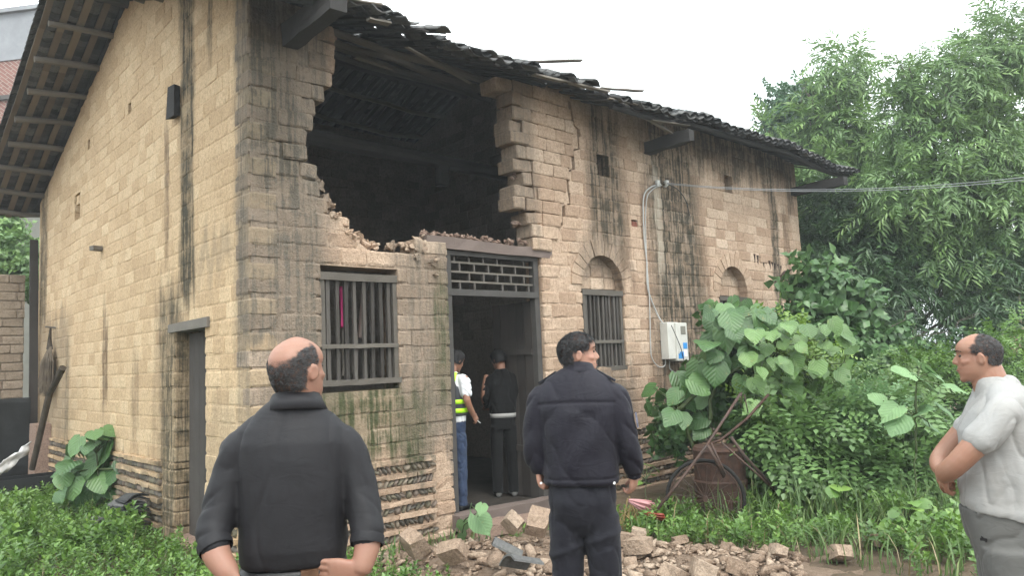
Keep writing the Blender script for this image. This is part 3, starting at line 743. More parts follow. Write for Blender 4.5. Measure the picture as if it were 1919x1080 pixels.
# ------------------------------------------------------------------ foliage
def leafmat(name, c0, c1, c2, veins=0., rough=.42, trans=.19, spec=.5):
    m = NT(name); f = m.tint(); P = m.pos()
    col = m.ramp(f, [(0, c0), (.55, c1), (1, c2)])
    col = m.mix(m.mr(m.noise(P, 6, 2), .4, .7, 0, .35), col, tuple(v*.7 for v in c0))
    nrm = None
    if veins:
        col = m.mix(m.mr(m.noise(P, 13, 4, .7), .6, .72, 0, .55), col, (.22, .19, .05))
        o = m.n('SeparateXYZ', {0: m.obj()}); ax = m.math('ABSOLUTE', o.outputs[0]); 
        w = m.math('SINE', m.math('ADD', m.math('MULTIPLY', o.outputs[1], 34.), m.math('MULTIPLY', ax, -40.)))
        v = m.math('MAXIMUM', m.mr(w, .84, 1.0), m.mr(ax, .035, .0))
        col = m.mix(m.math('MULTIPLY', v, veins*.6), col, tuple(min(1, k*1.5) for k in c2)); nrm = m.bump(w, .2, .02)
    b = m.n('BsdfPrincipled', {'Base Color': col, 'Roughness': rough, 'Specular IOR Level': spec})
    if nrm is not None: m.nt.links.new(nrm, b.inputs['Normal'])
    t = m.n('BsdfTranslucent', {'Color': m.mix(.5, col, tuple(min(1, k*1.6) for k in c2))})
    mx = m.n('MixShader', {0: trans, 1: b.outputs[0], 2: t.outputs[0]}); m.nt.links.new(mx.outputs[0], m.out.inputs[0]); return m.mat
MAT['leaf_big'] = leafmat('leaf_big', (.04, .09, .03), (.068, .145, .047), (.125, .23, .078), .35, .4)
MAT['leaf_pale'] = leafmat('leaf_pale', (.10, .19, .08), (.145, .26, .11), (.20, .33, .14), .3, .6)
MAT['leaf_small'] = leafmat('leaf_small', (.075, .135, .04), (.135, .225, .075), (.23, .34, .13))
MAT['leaf_trail'] = leafmat('leaf_trail', (.075, .14, .04), (.125, .22, .07), (.20, .32, .11))
MAT['leaf_lime'] = leafmat('leaf_lime', (.11, .19, .035), (.17, .28, .05), (.25, .36, .08))
MAT['leaf_tree'] = leafmat('leaf_tree', (.085, .155, .055), (.14, .245, .08), (.25, .38, .12))
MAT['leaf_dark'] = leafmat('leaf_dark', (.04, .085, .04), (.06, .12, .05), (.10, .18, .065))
MAT['leaf_vine'] = leafmat('leaf_vine', (.055, .115, .06), (.075, .155, .08), (.11, .21, .09))
MAT['leaf_weed'] = leafmat('leaf_weed', (.06, .125, .025), (.11, .21, .045), (.19, .31, .065))
MAT['grass'] = leafmat('grass', (.05, .10, .025), (.09, .16, .045), (.19, .24, .085), rough=.6)
MAT['bark'] = wood('bark', (.05, .042, .034), (.12, .105, .085), (10, 10, 2))
MAT['stem'] = simple('stem', (.09, .12, .05), .7, nscale=8, namp=.5)
MAT['twig'] = simple('twig', (.075, .06, .045), .8, nscale=9, namp=.5)
def rand_unit(n): v = rng.normal(size=(n, 3)); return v/np.linalg.norm(v, axis=1)[:, None]
def frames(D, N):
    """rotation matrices with local y along D and local z near N"""
    D = D/np.linalg.norm(D, axis=1)[:, None]; X = np.cross(D, N); X /= np.linalg.norm(X, axis=1)[:, None]+1e-9; Z = np.cross(X, D)
    return np.stack([X, D, Z], 2)
def scatter(tplV, tplF, P, Rm, S, tint, tplT=None):
    n = len(P); V = np.einsum('nij,kj->nki', Rm, tplV)*S[:, None, None]+P[:, None, :]
    F = (tplF[None]+(np.arange(n)*len(tplV))[:, None, None]).reshape(-1, tplF.shape[1])
    T = np.repeat(tint, len(tplV)).reshape(n, -1)
    if tplT is not None: T = T+tplT[None]
    return V.reshape(-1, 3), F, np.clip(T.ravel(), 0, 1)
def leaf1(L, w, fold=.25, droop=.2):      # 4 tris, pointed oval
    V = np.array([[0, 0, 0], [w*.5, L*.42, w*fold*.5], [0, L*.45, 0], [-w*.5, L*.42, w*fold*.5], [0, L, -L*droop]]); V[2, 2] = -L*droop*.2
    return V, np.array([[0, 1, 2], [0, 2, 3], [1, 4, 2], [2, 4, 3]])
def compose(items):
    Vs, Fs, Ts, o = [], [], [], 0
    for (V, F, Rm, p, t) in items:
        Vs.append(V@Rm.T+p); Fs.append(F+o); Ts.append(np.full(len(V), t)); o += len(V)
    return np.concatenate(Vs), np.concatenate(Fs), np.concatenate(Ts)
def rot_dn(d, n): return frames(np.array([d], float), np.array([n], float))[0]
def spray_lance(seed, n=15, L=.34, ll=.13, lw=.026):   # drooping twig with narrow leaves
    r = np.random.default_rng(seed); items = []
    for i in range(n):
        t = (i+.5)/n; p = np.array([0, L*t, -.12*L*t*t*3]); side = 1 if i % 2 else -1
        d = np.array([side*r.uniform(.5, 1.), r.uniform(.5, 1.), r.uniform(-.75, .1)]); V, F = leaf1(ll*r.uniform(.7, 1.15), lw, .3, .22)
        items.append((V, F, rot_dn(d, [r.normal(0, .3), r.normal(0, .3), 1]), p, r.normal(0, .08)+.45*(t-.5)))
    return compose(items)
def spray_pinnate(seed, n=9, L=.2, ll=.05, lw=.032):
    r = np.random.default_rng(seed); items = []
    for i in range(n):
        t = (i//2+1)/(n//2+1); p = np.array([0, L*t, -.1*L*t*t]); side = 1 if i % 2 else -1
        d = np.array([side*1., .5, r.uniform(-.2, .15)]) if i < n-1 else np.array([0, 1, -.1])
        V, F = leaf1(ll*r.uniform(.8, 1.1), lw, .15, .12); items.append((V, F, rot_dn(d, [r.normal(0, .15), r.normal(0, .15), 1]), p, r.normal(0, .06)))
    return compose(items)
def spray_tuft(seed, n=12, L=.16, ll=.06, lw=.03):      # bushy weed sprig
    r = np.random.default_rng(seed); items = []
    for i in range(n):
        a = i*2.4; t = (i+1)/n; p = np.array([0, L*t, 0]); k = 1.1-.6*t
        d = np.array([math.cos(a)*k, .35+t*.5, math.sin(a)*k]); V, F = leaf1(ll*r.uniform(.7, 1.2)*(1.2-.4*t), lw, .2, .25)
        items.append((V, F, rot_dn(d, [r.normal(0, .2), 1, r.normal(0, .2)]), p, .25*(t-.5)+r.normal(0, .05)))
    return compose(items)
def spray_round(seed, n=8, L=.18, ll=.11, lw=.10):
    r = np.random.default_rng(seed); items = []
    for i in range(n):
        a = i*2.4; t = (i+.5)/n; d = np.array([math.cos(a), .3, math.sin(a)*.6-.3]); V, F = leaf1(ll*r.uniform(.6, 1.2), lw*r.uniform(.7, 1.1), .12, .2)
        items.append((V, F, rot_dn(d, [r.normal(0, .3), r.normal(0, .3)+.6, 1]), np.array([0, L*t, 0]), r.normal(0, .1)))
    return compose(items)
SPR = {'lance': [spray_lance(i, 13, .42, .19, .036) for i in range(6)], 'pinn': [spray_pinnate(20+i) for i in range(6)], 'tuft': [spray_tuft(40+i) for i in range(6)], 'round': [spray_round(60+i) for i in range(6)]}
def lobe_pts(lobes, n, shell=.55):
    """lobes: (px,py,rx,ry,depth[,rd]) -> points and outward directions"""
    C = np.array([at((l[0], l[1]), l[4]) for l in lobes]); rx = np.array([l[2]*l[4]/FPX for l in lobes]); ry = np.array([l[3]*l[4]/FPX for l in lobes])
    rd = np.array([l[5] if len(l) > 5 else .8*(a+b)/2 for l, a, b in zip(lobes, rx, ry)])
    w = rx*ry; pick = rng.choice(len(lobes), n, p=w/w.sum()); u = rand_unit(n); r = (shell+(1-shell)*rng.random(n))*(1+.12*rng.normal(size=n))
    loc = u*r[:, None]; P = C[pick]+(loc[:, :1]*rx[pick][:, None])*RT+(loc[:, 1:2]*ry[pick][:, None])*np.array([0, 0, 1.])+(loc[:, 2:]*rd[pick][:, None])*BK
    D = u[:, :1]*RT+u[:, 1:2]*np.array([0, 0, 1.])+u[:, 2:]*BK
    return P, D, C, pick
def crown_mesh(name, lobes, n, kind, mat, scale=1., droop=.35, shell=.5, jit=.5, smin=.7, smax=1.3, tmean=.45, up=.6, zmin=None):
    P, D, C, pick = lobe_pts(lobes, n, shell)
    if zmin is not None:
        k = P[:, 2] > zmin; P, D = P[k], D[k]; n = len(P)
    d = D+rng.normal(0, jit, (n, 3)); d[:, 2] -= droop; N = D*.5+np.array([0, 0, up])+rng.normal(0, .25, (n, 3))
    Rm = frames(d, N); S = scale*rng.uniform(smin, smax, n); tb = np.clip(rng.normal(tmean, .16, n), 0, 1)
    Vs, Fs, Ts, o = [], [], [], 0; which = rng.integers(0, 6, n)
    for q in range(6):
        k = which == q
        if not k.any(): continue
        V, F, T = SPR[kind][q]; v, f, t = scatter(V, F, P[k], Rm[k], S[k], tb[k], T); Vs.append(v); Fs.append(f+o); Ts.append(t); o += len(v)
    return arr_mesh(name, np.concatenate(Vs), np.concatenate(Fs), MAT[mat], False, np.concatenate(Ts)), C
def limb(mb, a, b, r0, r1, seg=6, wob=.06):
    a = np.array(a); b = np.array(b); L = np.linalg.norm(b-a); pts = []
    for i in range(seg+1):
        t = i/seg; p = a+(b-a)*t+rng.normal(0, wob*L*.25, 3)*(0 < i < seg)+np.array([0, 0, .08*L*math.sin(math.pi*t)]); pts.append(p)
    mb.tube(pts, [r0+(r1-r0)*i/seg for i in range(seg+1)], 7, jit=.08)
def tree(name, base, lobes, n, kind, mat, label, cat='tree', group=None, trunk=.12, scale=1., fork=.4, **kw):
    base = np.array(base, float); root = empty(name, base, label, cat, group); off = Vector(-base)
    me, C = crown_mesh('crown', lobes, n, kind, mat, scale, **kw)
    c = link('crown', me, root); c.location = off
    mb = MB(); mid = base+(C.mean(0)-base)*fork+np.array([0, 0, .1])
    limb(mb, base, mid, trunk, trunk*.7, 8)
    for k in C:
        limb(mb, mid+rng.normal(0, .05, 3), k, trunk*.5, trunk*.12, 7)
        if trunk > .09:
            for _ in range(3): limb(mb, mid+(k-mid)*rng.uniform(.4, .8), k+rng.normal(0, .25, 3), trunk*.2, trunk*.05, 5, .1)
    t = mb.build('trunk', MAT['bark'], root, True); t.location = off
    return root
def gnd(px, depth):
    p = at(px, depth); return (p[0], p[1], float(gz(p[0], p[1]))-.03)

# ---- trees beyond the house
tree('vine_covered_tree', gnd((1480, 640), 19), [(1480, 250, 55, 95, 19), (1530, 200, 45, 55, 19), (1455, 330, 40, 60, 19)], 2600, 'round', 'leaf_vine',
     'rounded blue green tree smothered in creepers just right of the roof end', trunk=.16, scale=.9, droop=.5, tmean=.35)
tree('slender_tree', gnd((1585, 640), 17.5), [(1582, 130, 42, 55, 17.5), (1560, 250, 70, 60, 17.5), (1620, 270, 60, 70, 17.5), (1530, 350, 80, 75, 17), (1625, 390, 90, 80, 17), (1540, 440, 70, 60, 16.5), (1440, 245, 25, 20, 17.5), (1515, 175, 18, 18, 17.5)],
     1900, 'lance', 'leaf_tree', 'slender feathery tree with a wispy pointed top left of the big tree', trunk=.14, tmean=.6, shell=.35, droop=.45, scale=1.15)
tree('spreading_tree', gnd((1810, 640), 14.5), [(1770, 160, 85, 75, 14.5), (1700, 230, 45, 70, 14.5), (1840, 120, 70, 70, 14.8), (1900, 70, 60, 80, 15), (1890, 230, 80, 90, 15), (1800, 290, 120, 90, 14.5), (1720, 370, 110, 80, 14.2), (1860, 400, 110, 90, 14.5), (1790, 480, 110, 60, 14.4), (1960, 320, 70, 120, 15), (1690, 140, 35, 30, 14.5)],
     3500, 'lance', 'leaf_tree', 'largest tree at the right edge with drooping narrow leaves', trunk=.2, tmean=.45, shell=.4, droop=.5)
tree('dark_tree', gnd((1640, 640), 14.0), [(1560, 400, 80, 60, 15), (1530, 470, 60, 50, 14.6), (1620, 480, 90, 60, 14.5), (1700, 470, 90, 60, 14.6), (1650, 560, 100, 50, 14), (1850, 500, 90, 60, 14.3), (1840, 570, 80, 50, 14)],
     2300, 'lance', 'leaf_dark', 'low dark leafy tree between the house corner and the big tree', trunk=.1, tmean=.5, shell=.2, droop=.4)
# ---- shrubs
tree('climbing_bush', gnd((1545, 700), 11.6), [(1530, 540, 60, 45, 11.6), (1590, 560, 50, 45, 11.8), (1510, 610, 50, 50, 11.5), (1570, 640, 70, 50, 11.5), (1640, 650, 60, 50, 11.6)], 420, 'round', 'leaf_big',
     'bush with broad limp leaves growing against the far house corner', 'bush', trunk=.03, scale=1.5, droop=.6, tmean=.5)
tree('thorny_shrub', gnd((1560, 960), 8.3), [(1500, 760, 80, 55, 8.6), (1580, 730, 80, 50, 8.8), (1480, 850, 70, 60, 8.1), (1560, 830, 80, 60, 8.2), (1650, 800, 80, 70, 8.4), (1620, 900, 80, 50, 8.0), (1700, 880, 60, 60, 8.2), (1540, 910, 60, 40, 7.9), (1740, 830, 50, 50, 8.6), (1690, 740, 70, 40, 8.8)],
     2300, 'pinn', 'leaf_small', 'wide tangled shrub of small oval leaflets behind the cart wheel', 'shrub', trunk=.02, scale=1.15, shell=.3, tmean=.5)
tree('dense_shrub', gnd((1400, 900), 9.0), [(1330, 740, 45, 60, 9.3), (1370, 660, 60, 70, 9.4), (1420, 640, 60, 60, 9.5), (1440, 740, 70, 70, 9.2), (1380, 780, 60, 60, 9.2), (1260, 800, 45, 50, 9.2), (1480, 700, 70, 60, 9.4), (1550, 700, 70, 50, 9.6), (1440, 860, 60, 60, 8.9)], 1000, 'round', 'leaf_big',
     'dense mass of mid green leaves filling the thicket against the front wall', 'shrub', trunk=.02, scale=1.0, shell=.2, droop=.6, tmean=.55)
tree('trailing_shrub', gnd((1500, 960), 7.9), [(1450, 800, 50, 45, 8.0), (1500, 860, 60, 50, 7.8), (1590, 870, 60, 45, 7.8), (1650, 860, 60, 45, 7.9), (1720, 800, 50, 50, 8.1), (1560, 780, 60, 35, 8.0), (1700, 900, 50, 40, 7.6)], 900, 'pinn', 'leaf_trail',
     'trailing shrub with larger paired leaflets across the front of the thicket', 'shrub', trunk=.014, scale=1.7, shell=.5, droop=.5, tmean=.5, up=1.2)
tree('pale_leaf_shrub', gnd((1620, 950), 8.0), [(1610, 775, 50, 40, 8.1), (1660, 760, 40, 30, 8.2), (1600, 830, 40, 25, 8.0)], 260, 'pinn', 'leaf_pale',
     'shrub of pale grey green leaflets in the middle of the thicket', 'shrub', trunk=.012, scale=1.1, shell=.3, tmean=.5)
tree('lime_shrub', gnd((1500, 950), 8.7), [(1470, 620, 35, 28, 9.0), (1500, 650, 50, 30, 9.0), (1545, 670, 45, 25, 9.0), (1440, 660, 25, 25, 8.9), (1490, 790, 25, 25, 8.2), (1510, 700, 50, 30, 9.0), (1420, 745, 25, 25, 8.3)], 300, 'pinn', 'leaf_lime',
     'yellow green shoots of a feathery shrub rising above the thicket', 'shrub', trunk=.012, scale=1.25, shell=.2, tmean=.5)
tree('leafy_bush', gnd((1710, 900), 10.5), [(1740, 680, 50, 30, 10.5), (1700, 690, 40, 30, 10.5), (1780, 700, 40, 40, 10.5)], 380, 'pinn', 'leaf_weed', 'rounded green bush with tiny leaves left of the man in grey shirt', 'bush', trunk=.02, scale=1.1, shell=.3, tmean=.5)
tree('edge_bush', gnd((1900, 900), 10.5), [(1895, 690, 40, 60, 10.5), (1930, 640, 40, 50, 11), (1910, 780, 50, 60, 10), (1860, 640, 30, 30, 11)], 520, 'pinn', 'leaf_weed', 'bright green bush behind the head of the man in grey shirt', 'bush', trunk=.02, scale=1.2, shell=.3, tmean=.6)
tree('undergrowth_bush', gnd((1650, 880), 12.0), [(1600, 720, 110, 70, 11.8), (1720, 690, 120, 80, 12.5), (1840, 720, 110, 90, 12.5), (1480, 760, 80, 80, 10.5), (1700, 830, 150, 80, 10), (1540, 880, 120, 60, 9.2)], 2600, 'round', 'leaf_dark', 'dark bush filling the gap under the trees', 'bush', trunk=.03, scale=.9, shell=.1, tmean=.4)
tree('left_tree', gnd((20, 700), 15.5), [(20, 475, 60, 45, 15.5), (-40, 500, 60, 60, 15.5), (55, 520, 40, 40, 15.3), (-10, 400, 50, 50, 16)], 900, 'round', 'leaf_tree', 'green tree showing above the low mud wall at the left edge', trunk=.1, tmean=.55)
# bare stems criss-crossing under the trees
for k in range(9):
    a = at((rng.uniform(1560, 1700), rng.uniform(690, 760)), 11.2+k*.15); b = at((rng.uniform(1640, 1860), rng.uniform(520, 640)), 11.6+k*.15); mb = MB(); limb(mb, a, b, .012, .005, 8, .12)
    tag(mb.build('bare_stem', MAT['twig']), 'thin bare stem arching through the dark undergrowth', 'stem', 'bare stems in the undergrowth')

# ---- broad leaves that can be told apart
def broad_leaf(seed, heart=True, droop=.3):
    r = np.random.default_rng(seed); ts = [0, .1, .28, .5, .72, .9, 1.0]; ws = [.10, .36, .49, .46, .31, .12, .0]
    V = []; F = []
    for i, (t, w) in enumerate(zip(ts, ws)):
        for k, s in enumerate((-1, -.5, 0, .5, 1)):
            y = t-(.13*abs(s) if i <= 1 and heart else 0)+.04*r.normal()*(abs(s) == 1); x = s*w*(1+.07*r.normal()*(abs(s) == 1))
            V.append((x, y-.1, .16*abs(s)*w-droop*t*t+.035*r.normal()*abs(s)-.09*w*(s*s)))
    for i in range(len(ts)-1):
        for k in range(4): a = i*5+k; F.append((a, a+1, a+6, a+5))
    return np.array(V), np.array(F)
def leaf_set(mat): return [arr_mesh('leaf', *broad_leaf(300+i, True, .12+.07*(i % 5)), MAT[mat], True, np.full(35, [.15, .35, .5, .65, .8, .95, .4, .55][i])) for i in range(8)]
MAT['leaf_mid'] = leafmat('leaf_mid', (.07, .135, .04), (.11, .20, .06), (.17, .285, .09), .3, .42)
LB, LP, LW, LW2 = leaf_set('leaf_big'), leaf_set('leaf_pale'), leaf_set('leaf_weed'), leaf_set('leaf_mid')
def add_leaf(root, pos, size, d, n, meshes, rootloc):
    o = link('leaf', meshes[random.randrange(len(meshes))], root); Rm = rot_dn(d, n); Mx = Matrix.Identity(4)
    for i in range(3):
        for j in range(3): Mx[i][j] = Rm[i][j]*size
        Mx[i][3] = pos[i]-rootloc[i]
    o.matrix_local = Mx
def big_leaf_plant(name, base, pts, depth, meshes, label, cat, droopiness=1., hub=None, stemr=.012, flat=False):
    """pts: (px,py,rpx[,depth])"""
    base = np.array(base); root = empty(name, base, label, cat); mb = MB()
    H = [np.array(at(h[:2], h[2])) for h in (hub or [])]
    prev = base
    for h in H: limb(mb, prev if np.linalg.norm(h-base) > np.linalg.norm(prev-base) else base, h, stemr*1.4, stemr*.8, 6, .08); prev = h
    for p in pts:
        dp = p[3] if len(p) > 3 else depth+rng.uniform(-.3, .3); c = np.array(at((p[0], p[1]), dp)); size = p[2]*2.1*dp/FPX
        src = min(H or [base], key=lambda h: np.linalg.norm(h-c)); out = c-src; out[2] *= .3; out = out/(np.linalg.norm(out)+1e-6)
        if flat: d = out*.9+rng.normal(0, .25, 3)+np.array([0, 0, -.15]); n = np.array([0, 0, 1.])+BK*.45+rng.normal(0, .18, 3)
        else: d = out*.7+np.array([0, 0, -.75*droopiness])+BK*.35+rng.normal(0, .28, 3); n = BK*.75+np.array([0, 0, .8])+rng.normal(0, .28, 3)
        d = d/np.linalg.norm(d); q = c-d*size*.42
        limb(mb, src, q, .006, .004, 4, .1); add_leaf(root, q, size, d, n, meshes, base)
    st = mb.build('stem', MAT['stem'], root, True); st.location = Vector(-base)
    return root
cl = [(490, 30, 60), (620, 10, 60), (690, 25, 55), (760, 45, 60), (520, 110, 68), (660, 100, 78), (770, 130, 50), (620, 200, 85), (480, 240, 80), (745, 265, 68), (860, 265, 65), (850, 190, 60), (530, 340, 58), (610, 370, 58), (440, 380, 60), (545, 470, 82), (400, 460, 70),
      (300, 540, 75), (440, 560, 78), (560, 590, 60), (720, 540, 56), (770, 460, 50), (820, 510, 58), (780, 350, 70), (690, 400, 58), (930, 420, 72), (980, 560, 58), (70, 720, 52), (190, 690, 58), (240, 640, 58), (360, 670, 72), (300, 700, 58), (310, 800, 58), (400, 820, 66), (300, 900, 76), (430, 890, 58), (220, 780, 66), (450, 660, 56),
      (930, 50, 66), (880, 100, 58), (1010, 180, 60), (640, 480, 60), (350, 600, 60), (500, 20, 50), (590, 280, 60), (690, 180, 60)]
big_leaf_plant('broadleaf_shrub', gnd((1330, 930), 8.6), [(1200+x/3.857, 580+y/3.857, r/3.857*1.15) for x, y, r in cl if not (x < 340 and y < 500)]+[(1200+x/3.857+rng.normal(0, 14), 580+y/3.857+rng.normal(0, 14), r/3.857*1.05, 9.1) for x, y, r in cl if not (x < 420 and y < 560)], 8.7, LB, 'tall shrub with large dark drooping leaves between the meter box and the cart', 'shrub', 1.0,
               [(1330, 800, 8.7), (1345, 680, 8.8), (1365, 610, 8.9), (1270, 770, 8.6), (1410, 690, 8.7)], .02)
big_leaf_plant('broadleaf_thicket', gnd((1500, 930), 8.8), [(rng.uniform(1400, 1600), rng.uniform(610, 800), rng.uniform(11, 20), rng.uniform(7.9, 8.7)) for _ in range(80)], 8.8, LW2, 'broad leaved shrub with lighter leaves filling the middle of the thicket', 'shrub', .9,
               [(1450, 760, 8.9), (1440, 690, 8.9), (1510, 700, 8.9), (1560, 720, 8.9), (1500, 640, 9.)], .012)
big_leaf_plant('broadleaf_plant', gnd((1715, 990), 7.0), [(1690, 697, 24), (1735, 690, 28), (1740, 720, 26), (1790, 725, 18), (1668, 770, 22), (1725, 770, 26), (1680, 795, 26), (1760, 705, 20), (1775, 770, 18), (1700, 745, 20), (1750, 800, 18), (1640, 745, 16)], 7.0, LP,
               'tall single stemmed plant with big flat pale green leaves beside the man in grey shirt', 'plant', .4, [(1717, 850, 7), (1717, 780, 7), (1718, 715, 7)], .008, True)
big_leaf_plant('roundleaf_plant', gnd((1720, 1040), 6.3), [(rng.uniform(1655, 1795), rng.uniform(935, 1015), rng.uniform(9, 15)) for _ in range(44)], 6.3, LW,
               'low clump of round bright green leaves by the knee of the man in grey shirt', 'plant', .5, [(1700, 985, 6.3), (1745, 970, 6.3), (1770, 1000, 6.3)], .006, True)
big_leaf_plant('roundleaf_sprig', gnd((1585, 1000), 7.2), [(1575, 915, 20), (1600, 918, 18), (1560, 925, 14), (1585, 945, 14), (1610, 932, 13)], 7.2, LW, 'single sprig of round pale leaves at the foot of the thicket', 'plant', .6, [(1585, 935, 7.2)], .005, True)
gl = [(470, 470, 50), (510, 480, 50), (560, 470, 45), (600, 520, 75), (640, 395, 45), (690, 410, 40), (600, 390, 40), (700, 370, 40), (420, 590, 55), (390, 620, 50), (495, 645, 48), (400, 690, 45), (460, 740, 55), (690, 590, 45), (790, 585, 48), (690, 650, 60), (780, 680, 60), (660, 845, 28), (715, 845, 32), (780, 790, 32), (735, 800, 25), (770, 860, 28), (560, 600, 55), (640, 700, 60), (590, 760, 50), (500, 800, 50), (700, 740, 55), (550, 690, 50), (820, 640, 40), (380, 780, 40)]
big_leaf_plant('broadleaf_bush', gnd((190, 965), 9.6), [(x/3.375, 700+y/3.375, r/3.375*1.3) for x, y, r in gl]+[(x/3.375+rng.normal(0, 8), 705+y/3.375+rng.normal(0, 8), r/3.375*1.1, 9.8) for x, y, r in gl], 9.6, LB, 'waist high bush of broad leaves growing against the gable wall', 'bush', .8, [(185, 900, 9.6), (180, 850, 9.6), (215, 880, 9.6), (135, 890, 9.6)], .01)
big_leaf_plant('small_seedling', gnd((385, 1060), 6.9), [(378, 1026, 11), (398, 1040, 11), (366, 1036, 8), (408, 1028, 7)], 6.9, LW, 'small bright seedling by the elbow of the bald man', 'plant', .5, [(385, 1040, 6.9)], .004, True)
big_leaf_plant('wilted_seedling', gnd((895, 1000), 7.0), [(905, 985, 22), (880, 960, 13), (868, 990, 13), (902, 955, 12), (865, 1010, 12)], 7.0, LP, 'wilted seedling with one hanging pale leaf before the doorstep', 'plant', 1., [(897, 965, 7.0)], .004)
big_leaf_plant('doorside_seedling', gnd((720, 1060), 6.6), [(722, 1030, 9), (700, 1050, 10), (705, 1068, 8), (730, 1060, 7)], 6.6, LW, 'small green seedling at the elbow of the bald man above the rubble', 'plant', .5, [(715, 1045, 6.6)], .004, True)
big_leaf_plant('wayside_plant', gnd((1210, 930), 8.4), [(1205, 880, 10), (1190, 890, 9), (1222, 890, 10), (1212, 905, 9), (1196, 905, 8), (1232, 880, 9), (1215, 870, 9)], 8.4, LW, 'small bright plant against the stone plinth behind the man in navy', 'plant', .5, [(1210, 900, 8.4)], .005, True)

# ---- grass and weeds
def blades(n, region, hmin, hmax, name, label, mat='grass', lean=.5, w=.008):
    P = region(n); n = len(P); V = []; h = rng.uniform(hmin, hmax, n)*rng.uniform(.6, 1, n); a = rng.uniform(0, 2*np.pi, n); D = np.stack([np.cos(a), np.sin(a), 0*a], 1); X = np.stack([-np.sin(a), np.cos(a), 0*a], 1)
    ln = rng.uniform(.15, 1, n)*lean; wd = w*rng.uniform(.6, 1.5, n); st = []
    for t, ww in ((0, 1), (.35, .95), (.7, .7), (1, .06)):
        c = P+D*(h*ln*t**2)[:, None]+np.array([0, 0, 1.])*(h*(t-.45*ln*t*t*t))[:, None]; st += [c-X*(wd*ww)[:, None], c+X*(wd*ww)[:, None]]
    V = np.stack(st, 1).reshape(-1, 3); b = (np.arange(n)*8)[:, None]; F = np.concatenate([np.stack([b+0, b+1, b+3, b+2], 2), np.stack([b+2, b+3, b+5, b+4], 2), np.stack([b+4, b+5, b+7, b+6], 2)], 1).reshape(-1, 4)
    return tag(link(name, arr_mesh(name, V, F, MAT[mat], True, np.repeat(np.clip(rng.normal(.5, .22, n), 0, 1), 8))), label, 'grass', None, 'stuff')
def weeds(n, region, name, label, scale=1., mat='leaf_weed', kind='tuft', lift=.0):
    P = region(n); n = len(P); P = P.copy(); P[:, 2] += rng.uniform(0, lift, n); d = np.stack([rng.normal(0, .45, n), rng.normal(0, .45, n), np.ones(n)], 1); Rm = frames(d, rand_unit(n)+np.array([0, 0, .01])); S = scale*rng.uniform(.6, 1.4, n); tb = np.clip(rng.normal(.5, .2, n), 0, 1); Vs, Fs, Ts, o = [], [], [], 0; wh = rng.integers(0, 6, n)
    for q in range(6):
        k = wh == q; V, F, T = SPR[kind][q]; v, f, t = scatter(V, F, P[k], Rm[k], S[k], tb[k], T); Vs.append(v); Fs.append(f+o); Ts.append(t); o += len(v)
    return tag(link(name, arr_mesh(name, np.concatenate(Vs), np.concatenate(Fs), MAT[mat], False, np.concatenate(Ts))), label, 'weeds', None, 'stuff')
def region(x0, x1, y0, y1, keep=lambda x, y: np.ones(len(x), bool), thr=None):
    def f(n):
        x = rng.uniform(x0, x1, n*2); y = rng.uniform(y0, y1, n*2); k = keep(x, y)
        if thr is not None:
            nz = np.array([mnoise.noise(Vector((a*1.1, b*1.1, thr[1]))) for a, b in zip(x, y)]); k &= nz > thr[0]
        x, y = x[k][:n], y[k][:n]; return np.stack([x, y, gz(x, y)], 1)
    return f
outside = lambda x, y: ~((x > -.05) & (y > -.05))
leftr = lambda x, y: outside(x, y) & (x < -.12+.0*y) | ((y < -.3) & (x < .55-.4*(y+.3)) & (x < .8))
weeds(8200, region(-4.2, .8, -2.2, 7.2, leftr), 'weeds', 'dense ferny green weeds carpeting the left foreground', .78, lift=.14)
weeds(1500, region(-3.2, -.1, 1.2, 6.5, leftr, (.08, 3.)), 'weeds', 'taller weed clumps beside the gable wall', 1.3, 'leaf_weed', lift=.22)
blades(1500, region(-4.2, .6, -2, 7, leftr), .12, .4, 'grass', 'grass blades among the weeds at the left')
rightr = lambda x, y: (x > 2.9-.0*y) & (y < -1.0) & ((x-2.4)+.9*(y+3.9) > -.25-.35*np.sin(3*x))
blades(5200, region(2.6, 8.5, -6.2, -1.1, rightr), .12, .42, 'grass', 'uncut grass in the right foreground', w=.006, lean=.9)
blades(420, region(3.9, 5.6, -3.3, -2.0, rightr), .3, .75, 'tall_grass', 'tall pale grass in front of the cart wheel', w=.005, lean=.7)
blades(700, region(4.0, 6.2, -5.2, -3.0, rightr), .35, .7, 'tall_grass', 'tall grass blades left of the man in grey shirt', w=.006, lean=.9)
weeds(1500, region(2.7, 7.0, -5.6, -1.6, rightr, (-.05, 9.)), 'weeds', 'bright leafy weeds in the right foreground', 1.0, lift=.1)
weeds(500, region(3.2, 4.6, -2.4, -.9), 'weeds', 'low weeds around the rubble by the cart', .6, lift=.02)
weeds(120, region(2.4, 3.9, -.75, -.3), 'weeds', 'sparse weeds along the doorstep', .55, lift=.02)
MAT['dry_grass'] = leafmat('dry_grass', (.16, .12, .06), (.26, .20, .10), (.36, .29, .16))
blades(500, region(2.6, 8.0, -6.0, -1.3, rightr), .15, .5, 'dry_grass', 'dry tan grass stalks among the green at the right', 'dry_grass', 1.0, .004)
blades(260, region(-4, .5, -1.8, 6.5, leftr), .15, .45, 'dry_grass', 'dry tan grass stalks among the weeds at the left', 'dry_grass', .9, .004)
blades(160, region(.9, 2.3, -.7, -.25), .1, .3, 'grass', 'sparse grass at the foot of the stone plinth')

